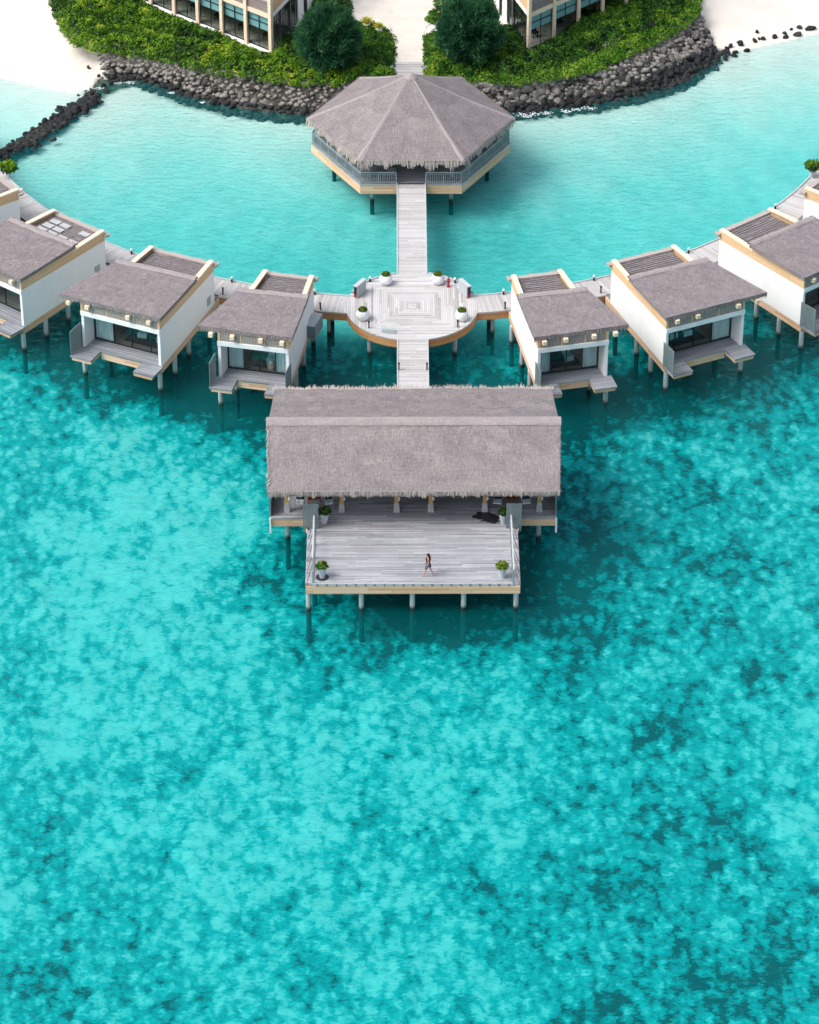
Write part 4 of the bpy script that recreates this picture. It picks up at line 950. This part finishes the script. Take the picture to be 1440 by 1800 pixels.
# ---------------------------------------------------------------- hexagonal pavilion
hp=empty('hexagonal_pavilion',(.1,59.0,0),0,'hexagonal thatched pavilion on stilts just off the rock bank','pavilion')
def hexp(r,z,i): a=R(-120+60*i); return (r*math.cos(a),r*math.sin(a),z)
RD_=7.68
MB().prism([hexp(RD_,0,i)[:2] for i in range(6)],1.98,2.1).build('deck_boards','deck_hut',hp)
fm=MB()
for i in range(6):
    a,b=hexp(RD_-.02,0,i),hexp(RD_-.02,0,(i+1)%6); a2,b2=hexp(RD_-.14,0,i),hexp(RD_-.14,0,(i+1)%6)
    fm.prism([a[:2],b[:2],b2[:2],a2[:2]],1.27,1.975)
fm.build('fascia','tan',hp)
def railing(p,q,parent,h=1.0):
    p,q=Vector(p),Vector(q); d=q-p; L=d.length; d.normalize()
    m=MB()
    for (z0,z1,w) in ((h-.07,h,.09),(.12,.17,.05),(h-.2,h-.16,.04)): m.obox(((p+q)/2)[:2],d[:2],L,w,2.1+z0,2.1+z1)
    n=max(2,int(L/.16))
    for i in range(n+1):
        c=p+d*L*i/n; w=.08 if i%8==0 else .035; m.obox(c[:2],d[:2],w,.04,2.1,2.1+h-.07)
    m.build('railing','rail',parent)
for i in (5,0,1):pass
c6=[hexp(RD_-.12,0,i) for i in range(6)]
railing(c6[5][:2]+(0,),c6[0][:2]+(0,),hp); railing(c6[1][:2]+(0,),c6[2][:2]+(0,),hp)
railing(c6[0][:2]+(0,),(-1.12,c6[0][1],0),hp); railing((1.12,c6[0][1],0),c6[1][:2]+(0,),hp)
railing(c6[2][:2]+(0,),c6[3][:2]+(0,),hp); railing(c6[4][:2]+(0,),c6[5][:2]+(0,),hp)
RE=8.0; ze=4.22; za=8.0; m=MB(); lo=MB()
NS=10
for i in range(6):
    a,b=Vector(hexp(RE,ze,i)),Vector(hexp(RE,ze,(i+1)%6)); ap=Vector((0,0,za))
    def g(u,v):
        p=a.lerp(b,u).lerp(ap,v); r=math.sin(math.pi*v)*.10; return tuple(p+Vector((0,0,-r+.03*noise.noise(p*1.1))))
    for s_ in range(NS):
        for t_ in range(NS):
            u0,u1,v0,v1=s_/NS,(s_+1)/NS,t_/NS,(t_+1)/NS
            if t_<NS-1: m.poly([g(u0,v0),g(u1,v0),g(u1,v1),g(u0,v1)])
            else: m.poly([g(u0,v0),g(u1,v0),tuple(ap)])
    a3,b3=Vector(hexp(RE-.12,ze-.35,i)),Vector(hexp(RE-.12,ze-.35,(i+1)%6))
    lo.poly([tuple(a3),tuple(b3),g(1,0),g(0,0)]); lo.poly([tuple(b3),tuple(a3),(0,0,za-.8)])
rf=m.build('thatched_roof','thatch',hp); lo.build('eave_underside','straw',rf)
m=MB()
for i in range(6):
    a=Vector(hexp(RE,ze,i)); ap=Vector((0,0,za)); s_=Vector((-a.y,a.x,0)).normalized()
    for k in range(12):
        v0,v1=k/12,(k+1)/12
        def h_(v): 
            p=a.lerp(ap,v); return p+Vector((0,0,-math.sin(math.pi*v)*.10))
        p,q=h_(v0),h_(v1); w=.13*(1-v0)+.12; w1=.13*(1-v1)+.12
        dz=Vector((0,0,.035))
        m.poly([p-s_*w-Vector((0,0,.06)),p+dz,q+dz,q-s_*w1-Vector((0,0,.06))]); m.poly([p+dz,p+s_*w-Vector((0,0,.06)),q+s_*w1-Vector((0,0,.06)),q+dz])
m.build('hip_roll','ridge',rf); MB().lathe(0,0,[(.55,za-.26),(.3,za-.08),(.1,za+.02),(.03,za+.03)],12).build('roof_crown','ridge',rf)
sg_=[]
for i in range(6):
    a,b=hexp(RE,ze-.05,i),hexp(RE,ze-.05,(i+1)%6); mid=Vector(a)+Vector(b); mid.z=0; mid.normalize(); sg_.append((a,b,tuple(mid),(mid.x*.25,mid.y*.25,-1)))
strands('thatch_fringe',sg_,'strawpale',rf,18,(.22,.48),(.07,.18))
for i in range(6):
    x,y,_=hexp(6.3,0,i); MB().box(x-.14,x+.14,y-.14,y+.14,2.1,4.6).build('post','rail',hp)
for x,y in ((-2.95,-5.4),(3.05,-5.4),(-5.9,-.6),(5.9,-.6),(-3,5),(3,5),(0,0)): pile_at(x,y,1.3,hp,.16)
m=MB()
for i in (2,3,4):
    a,b=Vector(hexp(5.9,0,i)),Vector(hexp(5.9,0,(i+1)%6)); d=b-a; m.obox(((a+b)/2)[:2],d[:2],4.8,.5,2.1,2.55)
m.build('bench','brown',hp)
for x,l in ((-1.45,'left'),(1.45,'right')):
    o=empty('dark_urn',(.1+x,54.1,2.1),0,'dark round urn on the %s of the hexagonal pavilion entrance'%l,'urn','dark urns flanking the pavilion entrance')
    MB().lathe(0,0,[(.2,0),(.34,.22),(.36,.4),(.26,.6),(.22,.6)],16).build('pot','slat',o,True); n=120; leaves('plant',RNG.normal(0,.14,(n,3))+np.array([0,0,.72]),RNG.normal(0,1,(n,3)),.10,'potleaf',o,RNG.uniform(0,.5,n))
st=empty('wooden_steps',(.05,69.5,0),0,'pale wooden steps rising from the pavilion to the sand path','steps')
m=MB(); m.box(-1.15,1.15,-4.2,.6,1.98,2.1)
for k in range(6): m.box(-1.15,1.15,.6+k*.42,1.02+k*.42-.02,1.7,2.115+.02*k)
m.build('treads','walk',st); 
for x in (-.9,.9): pile_at(x,-3.2,1.98,st,.12,-2)
MB().box(-1.16,-1.08,-4.2,.6,2.104,2.17).build('edge_strip','railpale',st); MB().box(1.08,1.16,-4.2,.6,2.104,2.17).build('edge_strip','railpale',st)
for x,l in ((-1.35,'left'),(1.4,'right')):
    o=empty('stone_post',(x,71.4,1.7),0,'short grey stone post at the %s foot of the steps'%l,'post','grey stone posts beside the steps'); MB().lathe(0,0,[(.22,0),(.24,.5),(.20,.62)],10).build('shaft','concrete',o)
    MB().lathe(0,0,[(.17,.62),(.17,.72),(.05,.78)],10).build('cap','slat',o)

# ---------------------------------------------------------------- long hall with terrace
hh=empty('thatched_hall',(0,0,0),0,'long thatched hall over the water with an open front terrace','pavilion')
MB().box(-6.76,6.76,.06,7.55,1.98,2.1).build('terrace_deck','deck_hut',hh)
MB().box(-9.22,9.32,7.55,19.2,1.975,2.097).build('hall_deck','deck_hut',hh)
m=MB(); m.box(-6.74,6.74,-.02,.06,1.42,1.975); m.box(-6.74,-6.62,.06,7.5,1.42,1.97); m.box(6.62,6.74,.06,7.5,1.42,1.97); m.box(-9.2,-6.76,7.6,7.72,1.40,1.97); m.box(6.76,9.3,7.6,7.72,1.40,1.97); m.box(-9.2,-9.08,7.72,19.1,1.4,1.97); m.box(9.18,9.3,7.72,19.1,1.4,1.97)
m.build('fascia','tan',hh)
m=MB(); m.box(-6.3,6.3,.0,.055,2.0,2.19); m.build('front_kerb','railpale',hh)
m=MB()
for k in range(21): x=-6.0+k*.6; m.box(x-.035,x+.035,-.045,-.003,2.02,2.16)
m.build('kerb_clips','rod',hh)
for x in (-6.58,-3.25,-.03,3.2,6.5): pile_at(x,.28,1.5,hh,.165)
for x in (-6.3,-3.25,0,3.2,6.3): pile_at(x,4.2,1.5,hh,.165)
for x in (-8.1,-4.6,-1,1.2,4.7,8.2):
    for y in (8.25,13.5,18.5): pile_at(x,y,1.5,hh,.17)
for x in (-8.12,-4.57,-1.02,1.19,4.69,8.22):
    f=empty('x',(0,0,0)); bpy.data.objects.remove(f)
    p=MB().hexa([(x-.13,8.2,2.75),(x+.13,8.2,2.75),(x+.13,8.46,2.75),(x-.13,8.46,2.75)],[(x-.11,8.25,5.2),(x+.11,8.25,5.2),(x+.11,8.47,5.2),(x-.11,8.47,5.2)]).build('post','post',hh)
    MB().hexa([(x-.20,8.12,2.1),(x+.20,8.12,2.1),(x+.20,8.52,2.1),(x-.20,8.52,2.1)],[(x-.15,8.17,2.78),(x+.15,8.17,2.78),(x+.15,8.49,2.78),(x-.15,8.49,2.78)]).build('post_foot','concrete',p)
    MB().lathe(x+.17,8.2,[(.05,3.0),(.07,3.12),(.04,3.25)],8).build('wall_lamp','potwhite',p)
    MB().box(x-.13,x+.13,17.2,17.46,2.1,4.7).build('post','post',hh)
MB().box(-9.1,9.2,16.2,16.35,2.1,5.1).build('back_wall','hutwall',hh)
m=MB(); m.box(-9.22,-9.12,7.7,12,2.1,3.7); m.build('side_screen','slat',hh); m=MB(); m.box(9.22,9.32,7.7,12,2.1,3.7); m.build('side_screen','slat',hh)
MB().box(-9.25,-9.13,7.45,7.57,.95,2.05).build('downpipe','potwhite',hh); MB().box(9.24,9.36,7.45,7.57,.95,2.05).build('downpipe','potwhite',hh)
# roof
Ye,ze_=6.26,4.93; Yr,zr=11.2,7.3; Yb,zb=19.35,4.55
xe,xr_,xb=9.32,9.50,9.40; xo=.10
m=MB(); NX,NF,NB=40,14,16
def jn(x,y,k=.05): return k*noise.noise((x*.7,y*.7,4))
def fpt(u,v): # front slope
    hw=xe+(xr_-xe)*v; x=xo-hw+2*hw*u; y=Ye+(Yr-Ye)*v; z=ze_+(zr-ze_)*v-.08*math.sin(math.pi*v); return (x,y+(jn(x,1,.10) if v==0 else 0),z+jn(x,y))
def bpt(u,v): # back slope from ridge
    hw=xr_-.12+(xb-xr_)*v; x=xo-hw+2*hw*u; y=Yr+(Yb-Yr)*v; z=zr+(zb-zr)*v-.10*math.sin(math.pi*v); return (x,y,z+jn(x,y,.07))
for i in range(NX):
    for j in range(NF): m.poly([fpt(i/NX,j/NF),fpt((i+1)/NX,j/NF),fpt((i+1)/NX,(j+1)/NF),fpt(i/NX,(j+1)/NF)])
    for j in range(NB): m.poly([bpt(i/NX,j/NB),bpt((i+1)/NX,j/NB),bpt((i+1)/NX,(j+1)/NB),bpt(i/NX,(j+1)/NB)])
dz=(0,0,-.32)
def dn(p,d=.32): return (p[0],p[1],p[2]-d)
for i in range(NX): 
    a,b=fpt(i/NX,0),fpt((i+1)/NX,0); m.poly([dn(a),dn(b),b,a]); a,b=bpt(i/NX,1),bpt((i+1)/NX,1); m.poly([dn(b),dn(a),a,b])
for j in range(NF):
    for u in (0,1):
        a,b=fpt(u,j/NF),fpt(u,(j+1)/NF); q=[dn(a),dn(b),b,a]; m.poly(q if u else q[::-1])
for j in range(NB):
    for u in (0,1):
        a,b=bpt(u,j/NB),bpt(u,(j+1)/NB); q=[dn(a),dn(b),b,a]; m.poly(q if u else q[::-1])
m.poly([dn(fpt(0,0)),dn(fpt(0,1)),dn(fpt(1,1)),dn(fpt(1,0))]); m.poly([dn(bpt(0,0)),dn(bpt(0,1)),dn(bpt(1,1)),dn(bpt(1,0))])
rf=m.build('thatched_roof','thatch',hh)
m=MB()
for i in range(60):
    def sec(u):
        x=xo-xr_-.03+2*(xr_+.03)*u; j=.05*noise.noise((x*1.2,5,5)); 
        return [(x,Yr-.46+j,zr-.20),(x,Yr-.36+j,zr-.10),(x,Yr-.12,zr+.05),(x,Yr+.08,zr+.08),(x,Yr+.26+j,zr+.02),(x,Yr+.38,zr-.10)]
    A,B=sec(i/60),sec((i+1)/60)
    for k in range(5): m.poly([A[k],B[k],B[k+1],A[k+1]])
m.build('ridge_cap','ridge',rf)
eF=(xo-xe,Ye,ze_-.05),(xo+xe,Ye,ze_-.05)
strands('thatch_fringe',[(eF[0],eF[1],(0,-1,0),(0,-.25,-1))],'strawpale',rf,34,(.10,.26),(.04,.11))
strands('thatch_fringe',[((xo-xe,Ye+.06,ze_-.12),(xo+xe,Ye+.06,ze_-.12),(0,-1,0),(0,-.1,-1))],'strawpale',rf,12,(.08,.26),(.06,.14))
strands('thatch_fringe',[((xo-xb,Yb,zb+.02),(xo+xb,Yb,zb+.02),(0,1,0),(0,.9,.12))],'strawpale',rf,26,(.10,.34),(.04,.10),.4,.5)
for q in (-1,1): strands('thatch_fringe',[((xo+q*xe,Ye,ze_),(xo+q*xr_,Yr,zr),(q,0,0),(q*.5,0,-.6))],'strawpale',rf,10,(.06,.16),(.04,.1))
m=MB()
for sx in (-1,1):  # gable closing panels
    x=xo+sx*9.05; q=[(x,Ye+1.2,5.0),(x,Yb-1,4.7),(x,Yr,zr-.5)]; m.poly(q); m.poly(q[::-1])
m.build('gable_panel','hutwall',hh)
# terrace railings
for sx in (-1,1):
    m=MB(); X0=sx*6.27; 
    m.box(min(X0,X0+.10*sx),max(X0,X0+.10*sx),1.5 if sx<0 else .15,7.2,3.10,3.16); tr=m.build('handrail','railpale',hh)
    m=MB()
    for y in (.12,1.5,2.9,4.3,5.7,7.1): m.box(X0-.035,X0+.035,y-.03,y+.03,2.1,3.1)
    m.box(X0-.02,X0+.02,.12,7.1,2.16,2.2); m.box(X0-.055,X0+.055,.08,.16,2.1,3.12); m.build('rail_posts','rail',hh)
    if sx<0: MB().box(X0-.05,X0+.05,.12,1.5,3.05,3.11).build('handrail_end','slat',hh)
    m=MB()
    for y in (1.1,2.35,3.6,4.85,6.1): m.tube((X0+.02*sx,y,3.08),(sx*6.68,y-1.05,2.12),.025,6)
    m.build('rail_stays','rod',hh)
    xa,xb2=(-7.02,-6.02) if sx<0 else (6.02,7.02)
    m=MB()
    for k in range(8): x=xa+k*.125; m.box(x,x+.10,6.25,6.30,1.85,4.0)
    m.box(xa,xb2,6.30,6.34,3.9,3.98); m.box(xa,xb2,6.30,6.34,2.15,2.25); m.build('slatted_screen','slat',hh); MB().box((xa+xb2)/2-.12-.2*(-sx)*1,(xa+xb2)/2+.12-.2*(-sx)*1,6.12,6.24,1.88,2.1).build('screen_block','cream',hh)
# wet stain on boards
m=MB(); rs=random.Random(3)
for k in range(11):
    y=7.10+k*.125-.30; c=5.25-.06*k; w=.78*math.sin(math.pi*(k+1)/12.5)+rs.uniform(-.1,.25); m.box(c-w*1.05+rs.uniform(-.1,.1),min(c+w*.8,6.1),y,y+.12,2.1035 if k<0 else 2.1035,2.1065)
m.build('wet_stain','stain',hh)['label']='dark wet stain on the boards beside the rear right planter'

def tall_planter(x,y,label,lush,tone=.5):
    o=empty('tall_planter',(x,y,2.1),0,label,'planter','tapered planters at the terrace corners')
    MB().lathe(0,0,[(.17,0),(.22,.3),(.29,.72),(.30,.78),(.26,.78),(.24,.70)],20).build('pot','potgrey',o,True)
    MB().lathe(0,0,[(.24,.68),(.24,.70)],12).build('soil','soil',o)
    n=420; d=RNG.normal(0,1,(n,3)); d[:,2]=np.abs(d[:,2]); d/=np.linalg.norm(d,axis=1,keepdims=True)
    P=d*lush*RNG.uniform(.2,1,(n,1))*np.array([1.1,1.1,1.0])+np.array([0,0,.80]); leaves('plant',P,d,.12,'potleaf',o,tone+.25*d[:,2]+RNG.normal(0,.15,n))
tall_planter(-5.65,6.95,'grey tapered planter at the rear left of the terrace, under a dark shrub',.42,.15)
tall_planter(5.85,6.85,'grey tapered planter at the rear right of the terrace, beside the wet stain',.36,.12)
tall_planter(-5.7,.85,'grey tapered planter at the front left corner of the terrace',.38,.35)
tall_planter(5.62,.8,'grey tapered planter with light green leaves at the front right corner of the terrace',.40,.65)
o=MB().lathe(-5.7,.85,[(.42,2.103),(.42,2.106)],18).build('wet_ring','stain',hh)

def dining_chair(x,y,rz,label):
    o=empty('dining_chair',(x,y,2.1),rz,label,'chair','dining chairs under the hall eave')
    MB().box(-.27,.27,-.27,.25,.42,.48).build('seat','cloth',o); MB().hexa([(-.26,.22,.50),(.26,.22,.50),(.26,.28,.50),(-.26,.28,.50)],[(-.24,.30,.92),(.24,.30,.92),(.24,.36,.92),(-.24,.36,.92)]).build('backrest','navy',o)
    for u in (-.28,.28):
        MB().box(u-.02,u+.02,-.24,.26,.64,.68).build('armrest','blind',o)
        for w in (-.24,.24): MB().box(u-.018,u+.018,w-.018,w+.018,0,.66).build('leg','slat',o)
def table(x,y,label):
    o=empty('dining_table',(x,y,2.1),0,label,'table','rust coloured tables under the hall eave'); MB().box(-.42,.42,-.42,.42,.70,.75).build('tabletop','rust',o)
    for u in (-.36,.36):
        for w in (-.36,.36): MB().box(u-.025,u+.025,w-.025,w+.025,0,.70).build('leg','rust',o)
for xc,s_ in ((-6.35,'left'),(6.45,'right')):
    table(xc,8.95,'rust brown table under the %s end of the hall eave'%s_); dining_chair(xc-.92,8.72,R(-8),'pale seated chair left of the rust table at the %s end of the hall'%s_); dining_chair(xc+.92,8.72,R(8),'pale seated chair right of the rust table at the %s end of the hall'%s_)

# ---------------------------------------------------------------- the walking woman (faces -X)
def skin_obj(name,mat,parent,chains,subsurf=1):
    V=[];E=[];Rr=[];roots=[]
    for ch in chains:  # each chain list is a component: dict(v=[(co,r)],e=[(i,j)])
        b=len(V); roots.append(b)
        for co,r in ch['v']: V.append(co); Rr.append(r)
        for i,j in ch['e']: E.append((b+i,b+j))
    me=bpy.data.meshes.new(name); me.from_pydata(V,E,[]); o=bpy.data.objects.new(name,me); C.objects.link(o); o.parent=parent
    mod=o.modifiers.new('skin','SKIN'); mod.use_smooth_shade=True; mod.branch_smoothing=.5
    sv=me.skin_vertices
    if not sv:
        bm=bmesh.new(); bm.from_mesh(me); bm.verts.layers.skin.verify(); bm.to_mesh(me); bm.free(); sv=me.skin_vertices
    for i,r in enumerate(Rr): sv[0].data[i].radius=(r,r) if not isinstance(r,tuple) else r
    for r in roots: sv[0].data[r].use_root=True
    s=o.modifiers.new('sub','SUBSURF'); s.levels=subsurf; s.render_levels=subsurf+1
    me.materials.append(M[mat]); return o
wm=empty('person',(.97,.98,2.104),0,'woman walking left across the terrace in a dark red top and blue-grey shorts','person')
H=[((0,0,.93),(.135,.10)),((.0,0,1.08),(.115,.085)),((-.01,0,1.24),(.125,.09)),((-.01,0,1.37),(.10,.075)),((-.02,0,1.45),(.05,.05)),((-.035,0,1.50),(.055,.055)),((-.04,0,1.58),(.085,.075)),((-.035,0,1.65),(.06,.055)),   #0-7
 # front (near, y<0) leg steps forward to -x
 ((-.06,-.09,.84),(.085,.08)),((-.17,-.09,.48),(.055,.05)),((-.29,-.09,.10),(.035,.033)),((-.40,-.09,.03),(.03,.022)),  #8-11
 ((.05,.09,.84),(.085,.08)),((.13,.09,.48),(.055,.05)),((.30,.09,.13),(.035,.033)),((.25,.09,.03),(.03,.022)), #12-15
 ((-.01,-.17,1.36),(.045,.045)),((.03,-.215,1.09),(.036,.034)),((-.06,-.20,.87),(.024,.022)),((-.085,-.195,.81),(.032,.018)), #16-19
 ((-.01,.17,1.36),(.045,.045)),((-.06,.215,1.09),(.036,.034)),((-.16,.20,.90),(.024,.022)),((-.19,.195,.84),(.032,.018)), #20-23
 ((-.125,0,1.56),(.018,.016))]
Ed=[(0,1),(1,2),(2,3),(3,4),(4,5),(5,6),(6,7),(0,8),(8,9),(9,10),(10,11),(0,12),(12,13),(13,14),(14,15),(3,16),(16,17),(17,18),(18,19),(3,20),(20,21),(21,22),(22,23),(6,24)]
ch=[dict(v=H,e=Ed)]
for hx,hy,hz,s_ in ((-.09,-.195,.80,-1),(-.195,.195,.83,1)):
    for k,(dx,l) in enumerate(((-.026,.060),(-.009,.070),(.009,.065),(.026,.050))):
        p0=(hx+dx,hy,hz); ch.append(dict(v=[(p0,.009),((p0[0]-.004,hy-s_*.006,hz-l*.55),.008),((p0[0]-.012,hy-s_*.016,hz-l),.0065)],e=[(0,1),(1,2)]))
    ch.append(dict(v=[((hx-.028,hy,hz+.03),.010),((hx-.052,hy-s_*.012,hz+.0),.009),((hx-.060,hy-s_*.020,hz-.028),.0075)],e=[(0,1),(1,2)]))
skin_obj('body','skin',wm,ch)
def loft(rings,name,mat,n=18):
    m=MB(); L=[]
    for cx,cy,z,rx,ry in rings: L.append([(cx+rx*math.cos(2*math.pi*i/n),cy+ry*math.sin(2*math.pi*i/n),z) for i in range(n)])
    for a,b in zip(L[:-1],L[1:]):
        for i in range(n): j=(i+1)%n; m.poly([a[i],a[j],b[j],b[i]])
    m.poly(L[-1]); m.poly(L[0][::-1]); return m.build(name,mat,wm,True,True)
loft([(-.012,0,1.14,.122,.145),(-.02,0,1.22,.14,.155),(-.03,0,1.30,.145,.165),(-.015,0,1.37,.115,.15)],'top','top')
m=MB()
def leg(rings):
    n=14; L=[[(cx+rx*math.cos(2*math.pi*i/n),cy+ry*math.sin(2*math.pi*i/n),z) for i in range(n)] for cx,cy,z,rx,ry in rings]
    for a,b in zip(L[:-1],L[1:]):
        for i in range(n): j=(i+1)%n; m.poly([a[i],b[i],b[j],a[j]])
leg([(0,0,1.06,.125,.145),(0,0,.98,.15,.175),(0,0,.88,.16,.19)])
leg([(-.03,-.09,.92,.12,.105),(-.09,-.09,.76,.115,.10),(-.13,-.09,.62,.105,.095)]); leg([(.03,.09,.92,.12,.105),(.07,.09,.76,.11,.10),(.10,.09,.64,.10,.095)])
m.build('shorts','skirt',wm,True,True)
loft([(.10,0,1.16,.05,.07),(.105,0,1.26,.07,.10),(.085,0,1.40,.075,.11),(.05,0,1.50,.085,.10),(.012,0,1.58,.105,.10),(-.005,0,1.65,.10,.085),(-.02,0,1.695,.05,.045)],'hair','hair')
for sy in (-.035,.035): MB().lathe(-.112,sy,[(.004,1.590),(.010,1.597),(.004,1.604)],6).build('eye','black',wm)
MB().box(-.118,-.110,-.02,.02,1.528,1.536).build('mouth','red',wm)

# ---------------------------------------------------------------- camera, light, world
cam=bpy.data.cameras.new('camera'); co=bpy.data.objects.new('camera',cam); C.objects.link(co); scene.camera=co
co.location=(-.892,-176.51,126.67); co.rotation_euler=(R(56),0,R(-.22)); cam.sensor_fit='HORIZONTAL'; cam.sensor_width=36; cam.lens=6050/1440*36; cam.clip_end=3000; cam.clip_start=1
SUN_EL,SUN_AZ=R(53),math.atan2(-.27,-.88)     # towards the sun: behind the scene and to the left
sd=Vector((math.cos(SUN_EL)*math.cos(SUN_AZ),math.cos(SUN_EL)*math.sin(SUN_AZ),math.sin(SUN_EL)))
sl=bpy.data.lights.new('sun','SUN'); sl.energy=1.1; sl.angle=R(28); sl.color=(1,.965,.91); so=bpy.data.objects.new('sun',sl); C.objects.link(so); so.location=(0,0,150)
so.rotation_euler=(-sd).to_track_quat('-Z','Y').to_euler()
w=bpy.data.worlds.new('World'); scene.world=w; w.use_nodes=True; nt=w.node_tree; nt.nodes.clear()
bg=nt.nodes.new('ShaderNodeBackground'); sk=nt.nodes.new('ShaderNodeTexSky'); sk.sky_type='NISHITA'; sk.sun_disc=False; sk.sun_elevation=SUN_EL; sk.sun_rotation=math.atan2(sd.x,sd.y)
sk.air_density=1.0; sk.dust_density=5.0; sk.ozone_density=1.0
hs=nt.nodes.new('ShaderNodeHueSaturation'); hs.inputs['Saturation'].default_value=.55
wo=nt.nodes.new('ShaderNodeOutputWorld'); nt.links.new(sk.outputs[0],hs.inputs['Color']); nt.links.new(hs.outputs[0],bg.inputs[0]); nt.links.new(bg.outputs[0],wo.inputs[0]); bg.inputs[1].default_value=.15
vs=scene.view_settings; scene.display_settings.display_device='sRGB'; vs.view_transform='Standard'; vs.look='None'; vs.exposure=.55; vs.gamma=1; vs.use_curve_mapping=False
cy=scene.cycles; cy.use_denoising=True; cy.max_bounces=6; cy.diffuse_bounces=3; cy.glossy_bounces=3; cy.transparent_max_bounces=12; cy.volume_bounces=0; cy.caustics_reflective=False; cy.caustics_refractive=False
